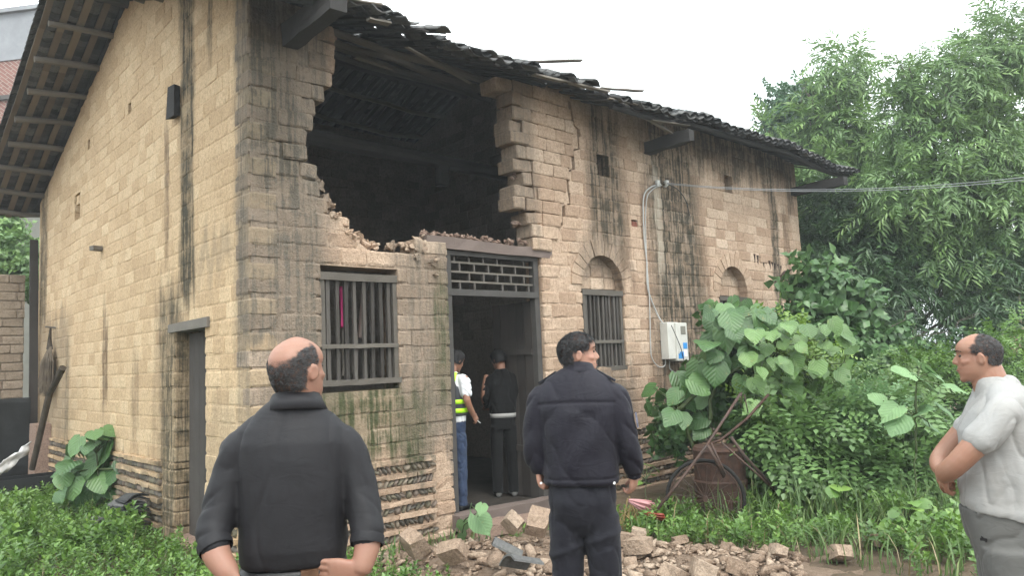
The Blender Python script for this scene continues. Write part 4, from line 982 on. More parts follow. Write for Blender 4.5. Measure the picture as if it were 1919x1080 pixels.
# ------------------------------------------------------------------ neighbouring buildings at the edges
def level_pt(px, z):
    r = ray(px); return CAM+r*((z-CAM[2])/r[2])
def left_building():
    A = at((-60, 34), 21.); zt = A[2]; B = level_pt((150, 8), zt); u = B-A; u[2] = 0; u /= np.linalg.norm(u); nrm = np.array([u[1], -u[0], 0]); nrm = nrm if nrm@(CAM-A) > 0 else -nrm
    base = A-u*3; root = empty('brick_building', (base[0], base[1], -.2), 'red brick building with grey rendered top storey behind the left roof edge', 'building'); off = Vector((-base[0], -base[1], .2))
    ang = math.atan2(u[1], u[0]); Rz = Matrix.Rotation(ang, 4, 'Z')
    def part(name, s0, s1, z0, z1, d, th, mat):
        c = base+u*(s0+s1)/2+nrm*(d-th/2); o = MB().box((c[0], c[1], (z0+z1)/2), (s1-s0, th, z1-z0), Rz).build(name, mat, root); o.location = off; return o
    red = NT('red_brick'); P = red.mapping(red.pos(), rot=(R_(90), 0, 0)); bk = red.n('TexBrick', {'Vector': red.mapping(red.pos(), rot=(R_(-90), 0, -ang)), 'Color1': (.27, .14, .115), 'Color2': (.2, .10, .085), 'Mortar': (.32, .27, .24), 'Scale': 1., 'Mortar Size': .008, 'Brick Width': .24, 'Row Height': .072})
    red.pbr(bk.outputs[0], .9, red.bump(bk.outputs[1], -.4, .01), .2)
    grey = simple('grey_render', (.30, .31, .33), .9, nscale=1.2, namp=.25, space='pos'); wht = simple('white_render', (.2, .2, .175), .9, nscale=2, namp=.2, space='pos')
    def zpx(y): return level_from(y)
    def level_from(ypx):
        # height on the facade plane for image row ypx at column 20
        r = ray((20, ypx)); t = ((A-CAM)@nrm)/(r@nrm); return (CAM+r*t)[2]
    z1, z2, z3 = level_from(112), level_from(182), level_from(236)
    part('upper_wall', -2, 9, z1, zt, 0, .25, grey); part('brick_wall', -2, 9, z2+.06, z1, -.03, .22, red.mat); part('ledge', -2, 9, z2-.06, z2+.06, .06, .34, simple('dark_ledge', (.09, .085, .08), .9))
    part('brick_wall', -2, 9, z3, z2-.06, -.03, .22, red.mat); part('lower_wall', -2, 9, -.3, z3, 0, .25, wht)
    part('back_wall', -2, 9, -.3, zt, -6, .25, grey); part('end_wall', -2, -1.75, -.3, zt, -.25, 5.75, grey); part('flat_roof', -2, 9, zt, zt+.12, .1, 6.2, grey)
left_building()
def low_wall(name, label, x0, x1, y, ztop, mat, step):
    root = empty(name, (x0, y, -.2), label, 'wall'); off = Vector((-x0, -y, .2)); z = -.2; row = 0
    c = MB().box(((x0+x1)/2, y+.14, (ztop-.25)/2), (x1-x0-.02, .2, ztop+.1)).build('wall_core', MAT[mat], root); c.location = off
    ms = bm_raw
    while z < ztop:
        h = .165; u = x0-(row % 2)*.16
        while u < x1-.05:
            L = .36*random.uniform(.85, 1.15); e = min(u+L, x1)
            if z < ztop-step(u+L/2):
                o = link('brick', ms[random.randrange(NV)], root); o.matrix_local = Matrix.Translation(((u+e)/2-x0, random.gauss(0, .006), z+h/2+.2))@Matrix.Diagonal(((e-u-.01)/BL, .24, .155/BH, 1))
            u += L
        z += h; row += 1
    return root
MAT['adobe_grey'] = adobe('adobe_grey', 0, [], (.30, .235, .175), (.37, .295, .225), (.44, .355, .275))
bm_raw = [brick_mesh(i, MAT['adobe_grey']) for i in range(NV)]
pw = on((30, 515), 1, 9.9)
low_wall('boundary_wall', 'low grey tan mud brick wall behind the left gable corner', -3.3, -.12, 9.9, pw[2], 'adobe_grey', lambda u: .0 if u > -.62 else .18)
pr = at((1905, 545), 17); w2 = low_wall('far_wall', 'tan brick wall far behind the bush at the right edge', 0, 3.2, 0, pr[2], 'adobe_grey', lambda u: 0)
w2.location = (pr[0]-.45, pr[1]+.3, -.2); w2.rotation_euler = (0, 0, R_(-42))
# ------------------------------------------------------------------ rubble
CHM = [arr_mesh('chunk', *CH[q], MAT['adobe_raw'], False, np.full(len(CH[q][0]), [.1, .3, .45, .55, .7, .85, .95][q % 7])) for q in range(14)]
def rubble_h(x, y):      # heap profile in front of the doorway
    return .16*math.exp(-(((x-1.6)/1.0)**2+((y+1.3)/.8)**2))+.10*math.exp(-(((x-2.4)/.6)**2+((y+2.8)/1.0)**2))
heap = MB(); n = 60
hx = np.linspace(.4, 4.0, n); hy = np.linspace(-4.2, -.1, n); HXY = [(x, y) for x in hx for y in hy]
Vh = [(x, y, float(gz(x, y))-.02+rubble_h(x, y)+.03*mnoise.fractal(Vector((x*4, y*4, 1)), 1, 2, 4)) for x, y in HXY]
tag(link('rubble_soil', arr_mesh('rubble_soil', Vh, [(i*n+j, (i+1)*n+j, (i+1)*n+j+1, i*n+j+1) for i in range(n-1) for j in range(n-1)], adobe('mud_heap', 0, [], (.17, .125, .09), (.24, .175, .13), (.30, .225, .165), bumpk=1.5), True, np.full(n*n, .4))), kind='structure')
rr = random.Random(5)
placed = []
def put_chunk(x, y, s, k, lab=None, name='rubble_chunk', cat='rubble', grp='broken mud bricks heaped before the door', mesh=None, rot=None, lift=0.35):
    o = link(name, mesh or CHM[k]); z = float(gz(x, y))-.02+max(0, rubble_h(x, y))+s*lift
    o.location = (x, y, z); o.rotation_euler = rot or (rr.uniform(-.5, .5), rr.uniform(-.5, .5), rr.uniform(0, 6.3)); o.scale = (s, s*rr.uniform(.8, 1.1), s*rr.uniform(.8, 1.1))
    return tag(o, lab or 'small broken chunk of mud brick in the heap before the door', cat, grp)
cnt = 0
while cnt < 270:
    px0, py0 = rr.uniform(690, 1500), rr.uniform(985, 1115)
    if py0 < 1010-.02*(px0-690)+max(0, px0-1050)*.13: continue
    g0 = level_pt((px0, py0), -.1); x, y = float(g0[0]), float(g0[1])
    if y > -.25: continue
    s = rr.choice([.035, .045, .05, .06, .075, .09])*(1.0 if px0 < 1150 else .85)
    if any((x-a)**2+(y-b)**2 < (.6*(s+c))**2 for a, b, c in placed): continue
    placed.append((x, y, s)); put_chunk(x, y, s, rr.randrange(14), 'fist sized angular chunk of mud brick in the rubble heap' if s > .075 else None); cnt += 1
# whole blocks that stand out: image position, depth offset on the ground, size, label
def blockmesh(seed):
    r = np.random.default_rng(seed); V = []
    for x in (-1, -.55, .55, 1):
        for y in (-1, 1):
            for z in (-1, 1): V.append((x*.19, y*.115, z*.085))
    V = np.array(V); c = np.abs(V[:, 0]) > .18; V[c, 1:] *= .86; V = V+r.normal(0, .008, V.shape)
    F = []
    for i in range(3):
        a = i*4; b = a+4
        F += [(a, b, b+1, a+1), (a+2, a+3, b+3, b+2), (a, a+2, b+2, b), (a+1, b+1, b+3, a+3)]
    F += [(0, 1, 3, 2), (12, 14, 15, 13)]; me = bpy.data.meshes.new('mud_brick'); me.from_pydata(V.tolist(), [], F)
    at_ = me.attributes.new('tint', 'FLOAT', 'POINT'); at_.data.foreach_set('value', np.full(len(V), r.uniform(.4, 1), np.float32)); me.materials.append(MAT['adobe_raw']); me.update(); return me
BLK = [blockmesh(i) for i in range(6)]
def block(px, s, rot, lab, z=None, k=0):
    g = level_pt(px, -.13); x, y = g[0], g[1]; o = link('mud_brick', BLK[k % 6]); o.location = (x, y, z if z is not None else float(gz(x, y))+max(0, rubble_h(x, y))+.09*s); o.rotation_euler = rot; s *= .86; o.scale = (s*.8, s, s); return tag(o, lab, 'mud brick', 'fallen whole bricks')
block((1010, 1035), .95, (.3, -.5, .5), 'fallen pinkish block tilted up left of the man in navy, left of its pair', .13, 0)
block((962, 1035), .8, (.9, .4, 1.2), 'fallen mud block standing on its edge beside the broken grey tile', .13, 1)
block((1170, 1040), .8, (.1, .2, .3), 'fallen block half hidden by the leg of the man in navy', None, 2)
block((1198, 1060), .82, (.05, .15, 1.9), 'squat fallen block on the grass right of the man in navy, nearer of two', None, 3)
block((1200, 1010), .75, (.12, .1, .5), 'fallen block behind the squat one on the grass', None, 4)
block((1275, 1028), .5, (.3, .1, 2.6), 'small brown lump of brick in the grass under the cart', None, 5)
block((1320, 1100), .9, (.4, .2, .8), 'fallen block at the bottom edge right of the navy trousers', -.02, 1)
block((1390, 1095), .8, (.2, -.3, 2.1), 'fallen block at the bottom edge nearest the long grass', -.02, 2)
block((1265, 1105), .8, (.3, .5, .1), 'pale fallen block at the bottom edge with a mossy top', -.03, 3)
block((1460, 1070), .55, (.4, .3, 1.), 'reddish brown lump at the right end of the rubble', None, 4)
block((780, 1075), 1.0, (.5, .9, .4), 'large pinkish block leaning at the left end of the rubble heap', .1, 5)
block((850, 1080), .8, (.9, .3, 2.), 'rough block in the middle of the rubble heap', .06, 0)
block((1060, 1010), .8, (.2, .2, 1.), 'pale block lying behind the navy trousers by the doorstep', .02, 1)
block((1575, 1075), .7, (.2, .5, 1.), 'brown brick half buried in the grass near the bottom edge', None, 3)
block((1650, 1040), .7, (.1, .2, .3), 'tan brick lying in the long grass left of the man in grey shirt', None, 2)
# grit between them
gr = MB()
for _ in range(2600):
    g0 = level_pt((rr.uniform(680, 1500), rr.uniform(990, 1120)), -.1); x, y = float(g0[0]), float(g0[1])
    if y > -.2: continue
    V, F = CH[rr.randrange(14)]; s = rr.uniform(.008, .026); gr.add(V@np.array(Matrix.Rotation(rr.uniform(0, 6), 3, 'Z')).T*s+np.array([x, y, float(gz(x, y))+rubble_h(x, y)]), F, rr.random())
tag(gr.build('brick_grit', MAT['adobe_raw']), 'crumbs of mud brick strewn over the ground', 'gravel', None, 'stuff')
# broken grey roof tiles on the heap
for (px_, rot, lab) in (((975, 1050), (.5, .2, .9), 'broken dark roof tile lying on the rubble, further of two'), ((1003, 1066), (.3, .35, 1.4), 'broken dark roof tile lying on the rubble, nearer of two')):
    g = level_pt(px_, -.0); V, F = TP[(1, 1)]; o = MB().add(V*1.25, F, .9).build('broken_tile', MAT['tile']); o.location = (g[0], g[1], .02); o.rotation_euler = rot; tag(o, lab, 'roof tile', 'broken tiles on the rubble')
hp_ = MB().beam((2.15, -.35, -.16), (3.7, -.42, -.2), .3, .12, jit=.02, seg=9); tag(hp_.build('doorstep', MAT['mud_pink']), 'worn earthen doorstep below the timber threshold', 'doorstep')

# ------------------------------------------------------------------ stacked tiles by the gable
k = 0
for (bx, by, nn, a) in ((-.2, 2.62, 14, .2), (-.22, 3.0, 11, -.1), (-.48, 2.75, 7, .4), (-.45, 3.15, 5, .1)):
    for i in range(nn):
        V, F = TP[(1, 1)]; o = link('roof_tile', tme[1][i % 6]); o.location = (bx+rr.gauss(0, .012), by+rr.gauss(0, .012), -.2+.034*i); o.rotation_euler = (rr.gauss(0, .05), rr.gauss(0, .06), a+rr.gauss(0, .1)); o.scale = (1.35, 1.25, 1.1)
        tag(o, 'curved dark roof tile stacked on the ground against the gable wall', 'roof tile', 'tiles stacked by the gable')

# ------------------------------------------------------------------ old handcart and bin
RUST = simple('rust', (.10, .055, .04), .75, .3, .3, 12, .6, .4, (.05, .032, .026)); RUSTP = simple('rust_pipe', (.10, .06, .046), .7, .3, .2, 14, .6, .2, (.06, .045, .04)); RUBBER = simple('rubber', (.02, .019, .018), .8, nscale=15, namp=.4)
def cart():
    dc = 7.55; P = lambda x, y, d=dc: np.array(at((x, y), d)); base = np.array(gnd((1330, 960), dc)); root = empty('handcart', base, 'rusty old handcart with a spoked wheel and pipe frame overgrown beside the shrub', 'cart'); off = Vector(-base)
    c = P(1322, 935); r = 70*dc/FPX; ax = (-BK*1.0+RT*.25); ax[2] = 0; ax /= np.linalg.norm(ax); u = np.cross(ax, [0, 0, 1]); z = np.array([0, 0, 1.])
    w = MB(); w.tube([tuple(c+r*(u*math.cos(a)+z*math.sin(a))) for a in np.linspace(0, 2*math.pi, 41)], .019, 8, cap=False); wh = w.build('wheel', RUBBER, root, True); wh.location = off
    rim = MB(); rim.tube([tuple(c+(r-.03)*(u*math.cos(a)+z*math.sin(a))) for a in np.linspace(0, 2*math.pi, 41)], .010, 6, cap=False); rim.build('rim', RUSTP, wh, True)
    for k in range(20):
        a = 2*math.pi*k/20; s_ = .03*(1 if k % 2 else -1); MB().tube([tuple(c+ax*s_), tuple(c+(r-.035)*(u*math.cos(a+.2)+z*math.sin(a+.2)))], .003, 5).build('spoke', RUSTP, wh)
    MB().tube([tuple(c-ax*.06), tuple(c+ax*.06)], .025, 10).build('hub', RUST, wh)
    def pipe(pts, rad=.016, m=RUSTP):
        o = MB().tube([tuple(p) for p in pts], rad, 8, jit=.04).build('frame_pipe', m, root, True); o.location = off
    pipe([P(1232, 955, 7.3), P(1280, 895, 7.4), P(1325, 835, 7.5), P(1388, 738, 7.7)], .0155); pipe([P(1324, 833, 7.5), P(1340, 860, 7.5), P(1357, 895, 7.5)], .017); pipe([P(1332, 830, 7.52), P(1350, 870, 7.5), P(1360, 890, 7.48)], .013)
    pipe([P(1370, 820, 7.6), P(1395, 855, 7.6), P(1450, 915, 7.65)], .017); pipe([P(1352, 830, 7.55), P(1420, 890, 7.6), P(1455, 925, 7.65)], .011); pipe([P(1326, 833, 7.5), P(1350, 826, 7.6), P(1400, 785, 7.8), P(1440, 740, 8)], .015, RUST)
    pipe([P(1395, 740, 7.7), P(1402, 775, 7.7)], .006); pipe([P(1390, 735, 7.7), P(1388, 765, 7.7)], .005)
    # rusted drum behind the wheel
    d = MB(); c2 = P(1350, 900, 8.0); n = 28; V = []
    for (zz, rr_) in ((-.52, .25), (-.5, .27), (-.1, .275), (0, .285), (.02, .27), (.3, .27), (.33, .28), (.36, .26), (.36, .02)):
        for k in range(n): a = 2*math.pi*k/n; V.append((c2[0]+rr_*math.cos(a), c2[1]+rr_*math.sin(a), c2[2]+zz))
    F = [(i*n+k, i*n+(k+1) % n, (i+1)*n+(k+1) % n, (i+1)*n+k) for i in range(8) for k in range(n)]; d.add(V, F)
    o = d.build('rusted_drum', RUST); tag(o, 'rust brown metal drum standing behind the cart wheel', 'drum')
cart()
def crumple(name, px_, d, size, mat, lab, seed):
    """gathered plastic bag: knotted at one corner, folds fanning out, slumped towards the viewer"""
    n = 30; V = []; c = np.array(at(px_, d))
    for i in range(n):
        for j in range(n):
            t = i/(n-1); a = (j/(n-1)-.5)*2; sp = .12+.88*t**.8; w = a*sp*(1-.25*t*t*abs(a))
            fold = .16*math.sin(a*9+seed)*t+.08*math.sin(a*17+seed*2+t*3)*t+.1*mnoise.noise(Vector((a*1.5+seed, t*2, 0)))
            x = -.9+1.8*t-.25*a*a*t; V.append(c+RT*x*size[0]+BK*(.55*math.sin(t*2.4)*(1-a*a*.5)+fold)*size[1]+np.array([0, 0, 1.])*((w*.75-.55*t+.35+fold*.6)*size[2]*2))
    o = link(name, arr_mesh(name, V, [(i*n+j, (i+1)*n+j, (i+1)*n+j+1, i*n+j+1) for i in range(n-1) for j in range(n-1)], mat, True)); so = o.modifiers.new('s', 'SOLIDIFY'); so.thickness = .004; tag(o, lab, 'plastic bag')
def pinkbag():
    m = NT('pink_plastic'); m.pbr(m.mix(m.noise(m.obj(), 6), (.36, .15, .155), (.46, .25, .25)), .35, None, .4); crumple('plastic_bag', (1203, 948), 7.5, (.15, .13, .07), m.mat, 'crumpled pale pink plastic bag on the ground left of the cart', 3.)
    crumple('plastic_bag', (1225, 966), 7.35, (.12, .12, .035), simple('red_plastic', (.32, .06, .04), .4, .4, nscale=8, namp=.4), 'flattened orange red plastic bag under the pink one', 8.)
pinkbag()
st = MB()
for k in range(26):
    a = at((rr.uniform(1155, 1200), rr.uniform(985, 1005)), 7.5); b = at((rr.uniform(1150, 1215), rr.uniform(930, 965)), 7.6); st.tube([tuple(a), tuple((a+b)/2+rng.normal(0, .02, 3)), tuple(b)], [.008, .007, .005], 6, tint=rr.random())
tag(st.build('dry_stalks', simple('straw', (.28, .21, .09), .8, nscale=6, namp=.5)), 'bundle of dry yellow stalks lying beside the pink bag', 'stalks')

# ------------------------------------------------------------------ electricity meter, cable and insulators
def meter():
    root = empty('meter_box', (6.36, 0, 1.5), 'white plastic electricity meter box with blue labels on the stained front wall', 'meter box'); off = Vector((-6.36, 0, -1.5)); WP = simple('meter_white', (.62, .61, .56), .4, .45, nscale=4, namp=.15)
    def add(name, c, s, m, jit=0):
        o = MB().box(c, s, None, .5, jit).build(name, m, root); o.location = off; bv = o.modifiers.new('b', 'BEVEL'); bv.width = .012; bv.segments = 3; return o
    add('back_case', (6.27, -.07, 1.79), (.27, .14, .54), WP); add('front_cover', (6.44, -.085, 1.77), (.28, .17, .56), WP)
    add('window', (6.47, -.172, 1.94), (.12, .01, .12), simple('meter_glass', (.22, .21, .18), .15, .5)); BL_ = simple('blue_label', (.05, .27, .62), .5); add('blue_label', (6.50, -.172, 1.71), (.1, .006, .09), BL_); add('blue_label', (6.385, -.172, 1.575), (.13, .006, .1), BL_); add('white_label', (6.5, -.172, 1.6), (.08, .006, .1), simple('label_white', (.8, .8, .8), .5))
    add('latch', (6.33, -.175, 1.62), (.025, .02, .05), WP)
meter()
CW = simple('cable_white', (.42, .42, .41), .6); CD = simple('cable_dark', (.05, .05, .05), .6)
CG = simple('cable_grey', (.24, .25, .26), .6)
def cable(pts, rad, mat, lab, k=10):
    P, Q = smooth_path_(pts, k); tag(MB().tube([tuple(p) for p in P], rad, 6).build('cable', mat), lab, 'cable')
def smooth_path_(pts, k):
    pts = np.array(pts, float); m = len(pts); P = []
    for i in range(m-1):
        p0, p1, p2, p3 = pts[max(i-1, 0)], pts[i], pts[i+1], pts[min(i+2, m-1)]
        for j in range(k): t = j/k; P.append(.5*((2*p1)+(p2-p0)*t+(2*p0-5*p1+4*p2-p3)*t*t+(3*p1-p0-3*p2+p3)*t**3))
    P.append(pts[-1]); return P, None
Wp = lambda x, y, d=-.03: tuple(on((x, y), 1, d))
cable([Wp(1238, 345), Wp(1218, 352), Wp(1206, 372), Wp(1207, 440), Wp(1212, 490), Wp(1214, 540), Wp(1230, 585), Wp(1243, 608, -.1)], .011, CW, 'pale cable running down from the insulators to the meter box')
cable([Wp(1240, 347), Wp(1222, 356), Wp(1211, 380), Wp(1211, 470), Wp(1217, 560), Wp(1219, 640), Wp(1222, 672), Wp(1235, 688), Wp(1246, 685), Wp(1247, 672, -.06)], .008, CW, 'thin pale cable looping under the meter box')
cable([Wp(1250, 345), Wp(1270, 355), Wp(1286, 378), Wp(1292, 405)], .008, CD, 'short dark cable curling down right of the insulators')
cable([Wp(1255, 675, -.05), Wp(1256, 692), Wp(1270, 700), Wp(1287, 703)], .008, CW, 'short pale cable end leaving the meter box towards the shrub')
cable([Wp(1258, 610, -.18), Wp(1275, 650, -.2), Wp(1283, 680, -.15), Wp(1290, 690)], .006, CD, 'dark cable hanging across the front of the meter box')
fa = np.array(Wp(1250, 345, -.1)); fb = np.array(at((1960, 333), 9.0)); fb2 = np.array(at((1960, 330), 9.05))
for q, (e, lab) in enumerate(((fb, 'lower grey overhead wire stretched from the house wall to the right'), (fb2, 'upper grey overhead wire stretched from the house wall to the right'))):
    pts = [fa+(e-fa)*t+np.array([0, 0, -.28*4*t*(1-t)*.5+.015*q]) for t in np.linspace(0, 1, 14)]; cable(pts, .005, CG, lab, 4)
for q, x in enumerate((1232, 1249)):
    p = Wp(x, 343, -.05); ins = MB(); n = 14
    V = [(p[0]+r_*math.cos(2*math.pi*k/n), p[1]+r_*math.sin(2*math.pi*k/n), p[2]+z_) for z_, r_ in ((-.05, .012), (-.03, .03), (-.015, .022), (0, .045), (.012, .03), (.03, .045), (.04, .02), (.045, .002)) for k in range(n)]
    ins.add(V, [(i*n+k, i*n+(k+1) % n, (i+1)*n+(k+1) % n, (i+1)*n+k) for i in range(7) for k in range(n)]); ins.beam((p[0], .02, p[2]-.05), (p[0], p[1], p[2]-.05), .02, .02)
    tag(ins.build('insulator', simple('porcelain', (.55, .55, .53), .25, .5) if q == 0 else bpy.data.materials['porcelain'], smooth=True), ('left' if q == 0 else 'right')+' one of two white porcelain insulators on the wall', 'insulator')
tag(MB().tube([Wp(1478, 560, -.02), Wp(1466, 545, -.02), Wp(1460, 525, -.02), Wp(1470, 510, -.02), Wp(1490, 503, -.02)], [.035, .05, .03, .02, .01], 8).build('wall_hook', simple('hook_rust', (.05, .032, .025), .8)), 'dark curved piece of rusted iron on the wall by the far house corner', 'hook')
# pink cloth behind the window bars
V = []; nx, nz = 7, 16
for i in range(nx):
    for j in range(nz): V.append((1.015+.085*i/(nx-1)*(1-.25*(j/nz)), .17+.02*math.sin(i*2.1+j*.3), 2.42-.42*j/(nz-1)+.01*math.sin(i)))
cl_ = link('pink_cloth', arr_mesh('pink_cloth', V, [(i*nz+j, i*nz+j+1, (i+1)*nz+j+1, (i+1)*nz+j) for i in range(nx-1) for j in range(nz-1)], simple('pink_cloth', (.62, .06, .22), .8), True)); so = cl_.modifiers.new('s', 'SOLIDIFY'); so.thickness = .008; tag(cl_, 'bright pink cloth hanging behind the left window bars', 'cloth')

# ------------------------------------------------------------------ clutter at the back left corner
def broom():
    c = np.array(on((95, 615), 0, -.07)); root = empty('straw_broom', c, 'bundle of dry straw hanging from a peg on the far end of the gable wall', 'straw bundle'); mb = MB(); H_ = 1.05
    for k in range(260):
        a = rr.uniform(0, 6.28); q = rr.random()**.5; top = np.array([.02*math.cos(a), .05*math.sin(a), -.32]); r_ = .30*q; ln = H_*rr.uniform(.7, 1.05); mid = top+np.array([-abs(.35*r_*math.cos(a)), r_*.8*math.sin(a), -.25]); end = np.array([-abs(r_*.5*math.cos(a))-.01, r_*math.sin(a)*1.1, -.32-ln*.75]); mb.tube([tuple(top), tuple(mid), tuple(end)], [.007, .006, .003], 4, tint=rr.random(), cap=False)
    mb.build('straw', simple('dry_straw', (.17, .135, .10), .9, nscale=5, namp=.55), root); MB().tube([(.0, 0, 0), (-.01, .01, -.2), (-.01, 0, -.36)], [.015, .03, .05], 8).build('binding', MAT['twig'], root); MB().tube([(.1, 0, .0), (-.08, 0, .02)], .015, 8).build('peg', MAT['wood_grey'], root)
broom()
def corner_clutter():
    TARP = simple('tarp', (.035, .038, .04), .6, .3, nscale=3, namp=.5, bump=.6)
    a = on((-60, 752), 1, 8.6); b = on((58, 745), 1, 8.8); z1 = a[2]; mb = MB(); n = 40; V = []
    for i in range(n+1):
        t = i/n; x = a[0]+(b[0]-a[0])*t; y = a[1]+(b[1]-a[1])*t
        for zz in (-.3, .2, .7, z1-.1, z1): V.append((x, y+.05*mnoise.noise(Vector((x*3, zz*3, 0))), zz))
    F = [(i*5+j, (i+1)*5+j, (i+1)*5+j+1, i*5+j+1) for i in range(n) for j in range(4)]
    o = link('tarpaulin', arr_mesh('tarpaulin', V, F, TARP, True)); so = o.modifiers.new('s', 'SOLIDIFY'); so.thickness = .02; tag(o, 'dark tarpaulin sheet screening the corner left of the gable wall', 'tarpaulin')
    p = on((82, 800), 1, 8.2); g = on((82, 905), 1, 8.2); mb = MB(); pts = []; hgt = p[2]-g[2]+.3
    lofts = []; mb2 = MB().box((p[0], 8.25, (p[2]+g[2]-.2)/2), (.32, .3, hgt), None, .5, .03); tag(mb2.build('mud_pier', MAT['mud_pink']), 'short mud pier below the hanging straw bundle', 'pier')
    tag(MB().beam(tuple(on((64, 450), 1, 9.2)), tuple(on((62, 800), 1, 9.1)), .13, .05, up=(0, 1, 0), jit=.004, seg=6).build('upright_plank', MAT['wood_dark']), 'dark upright plank at the far edge of the gable wall', 'plank')
    tag(MB().tube([tuple(on((118, 690), 0, -.25)), tuple(on((92, 740), 0, -.3)), tuple(on((60, 880), 0, -.4))], [.05, .05, .045], 8, jit=.1).build('leaning_pole', MAT['twig']), 'crooked pole leaning on the pier under the straw bundle', 'pole')
    bx = on((20, 905), 1, 7.2); root = empty('black_basin', (bx[0], 7.2, -.2), 'long black basin on the ground at the left edge', 'basin'); zt_ = on((20, 897), 1, 7.2)[2]
    for (nm, c, s_) in (('side', (0, -.25, zt_/2+.1), (1.6, .03, zt_+.2)), ('side', (0, .25, zt_/2+.1), (1.6, .03, zt_+.2)), ('end', (.785, 0, zt_/2+.1), (.03, .47, zt_+.2)), ('end', (-.785, 0, zt_/2+.1), (.03, .47, zt_+.2)), ('bottom', (0, 0, .04), (1.54, .47, .03))): MB().box(c, s_).build(nm, simple('basin_black', (.02, .021, .023), .5) if 'basin_black' not in bpy.data.materials else bpy.data.materials['basin_black'], root)
    A = on((-20, 898), 1, 7.1); B = on((57, 838), 1, 7.4); V = []; n = 12
    for i in range(n+1):
        t = i/n; c = A+(B-A)*t
        for j, w in enumerate((-.12, -.05, .02, .09, .13)): V.append((c[0]+.02*math.sin(i*1.3+j), c[1]+.12*w+.03*math.sin(j*2+i*.7), c[2]+w*.9*(1-.4*t)+.015*math.sin(i*2.2+j*3)))
    o = link('plastic_sheet', arr_mesh('plastic_sheet', V, [(i*5+j, (i+1)*5+j, (i+1)*5+j+1, i*5+j+1) for i in range(n) for j in range(4)], simple('white_sheet', (.66, .66, .66), .35, .5, nscale=9, namp=.3), True)); so = o.modifiers.new('s', 'SOLIDIFY'); so.thickness = .012; tag(o, 'crumpled white plastic sheet slanting out of the black basin', 'plastic sheet')
corner_clutter()
# ------------------------------------------------------------------ people
def clothmat(name, col, rough=.85, sheen=.05, col2=None, wr=1.0):
    m = NT(name); P = m.obj(); w = m.noise(P, 420, 2); b = m.noise(P, 5, 3)
    c = m.mix(m.mr(b, .35, .7), col, col2 or tuple(v*.8 for v in col)); c = m.mix(m.mr(w, .3, .7, 0, .25), c, tuple(v*.6 for v in col))
    r1 = m.math('ABSOLUTE', m.math('SUBTRACT', m.noise(m.mapping(P, (1, 1, .5)), 6, 2, .5, 1.0), .5)); r2 = m.math('ABSOLUTE', m.math('SUBTRACT', m.noise(m.mapping(P, (.6, .6, 1.2)), 15, 2, .5, .8), .5))
    h = m.math('ADD', m.mr(r1, 0, .14), m.math('MULTIPLY', m.mr(r2, 0, .16), .45))
    nrm = m.bump(h, .15*wr, .012); nrm = m.bump(w, .2, .003, nrm)
    b2 = m.pbr(c, rough, nrm, .28); b2.inputs['Sheen Weight'].default_value = sheen; b2.inputs['Sheen Roughness'].default_value = .5; return m.mat
def skinmat(name, c, red):
    m = NT(name); P = m.obj(); a = m.noise(P, 14, 4); f = m.noise(P, 260, 3)
    col = m.mix(m.mr(a, .35, .7, 0, .5), c, red); col = m.mix(m.mr(f, .4, .7, 0, .2), col, tuple(v*.75 for v in c))
    m.pbr(col, .48, m.bump(f, .12, .002), .4, **{'Subsurface Weight': .12, 'Subsurface Radius': (.8, .35, .2), 'Subsurface Scale': .01}); return m.mat
def hairmat(name, c, c2):
    m = NT(name); P = m.obj(); s = m.noise(m.mapping(P, (60, 60, 9)), 5, 4, .7); s2 = m.noise(P, 330, 2); s3 = m.noise(m.mapping(P, (1, 1, .5)), 520, 2)
    b = m.pbr(m.mix(m.mr(s2, .35, .7), m.mix(s, c, c2), c), .6, m.bump(m.math('ADD', s, s2), .5, .003), .3)
    b.inputs['Alpha'].default_value = 1; al = m.mr(m.math('ADD', m.tint(), m.math('MULTIPLY', m.math('SUBTRACT', s3, .5), .9)), .12, .75, 0., 1., False); m.nt.links.new(al, b.inputs['Alpha']); return m.mat
MAT['skin_a'] = skinmat('skin_a', (.29, .155, .108), (.29, .13, .092)); MAT['skin_b'] = skinmat('skin_b', (.36, .2, .143), (.36, .158, .112)); MAT['skin_c'] = skinmat('skin_c', (.31, .165, .11), (.30, .132, .09))
MAT['hair'] = hairmat('hair', (.012, .011, .012), (.03, .028, .028)); MAT['hair_grey'] = hairmat('hair_grey', (.02, .018, .019), (.075, .07, .068))
MAT['shirt_grey'] = clothmat('shirt_grey', (.0145, .0138, .0162), .62, .02, None, .55); MAT['navy'] = clothmat('navy', (.0085, .0074, .0145), .64); MAT['navy_trousers'] = clothmat('navy_trousers', (.012, .012, .018), .8)
MAT['tee'] = clothmat('tee', (.34, .336, .328), .9, .05, (.315, .305, .29), 1.0); MAT['grey_trousers'] = clothmat('grey_trousers', (.125, .122, .115), .85); MAT['black_cloth'] = clothmat('black_cloth', (.0045, .0045, .005), .85)
MAT['white_cloth'] = clothmat('white_cloth', (.75, .76, .78), .9); MAT['vest'] = clothmat('vest', (.06, .063, .07), .85); MAT['jeans'] = clothmat('jeans', (.025, .04, .08), .85, .05, (.04, .06, .11))
MAT['lime'] = simple('lime', (.5, .95, .03), .45, .4); MAT['leather'] = simple('leather', (.13, .065, .035), .5, nscale=20, namp=.5); MAT['black_leather'] = simple('black_leather', (.012, .012, .013), .4); MAT['eye'] = simple('eye', (.02, .015, .012), .2, .5); MAT['lips'] = simple('lips', (.33, .13, .11), .5); MAT['white_plastic'] = simple('white_plastic', (.74, .74, .72), .4, .4)

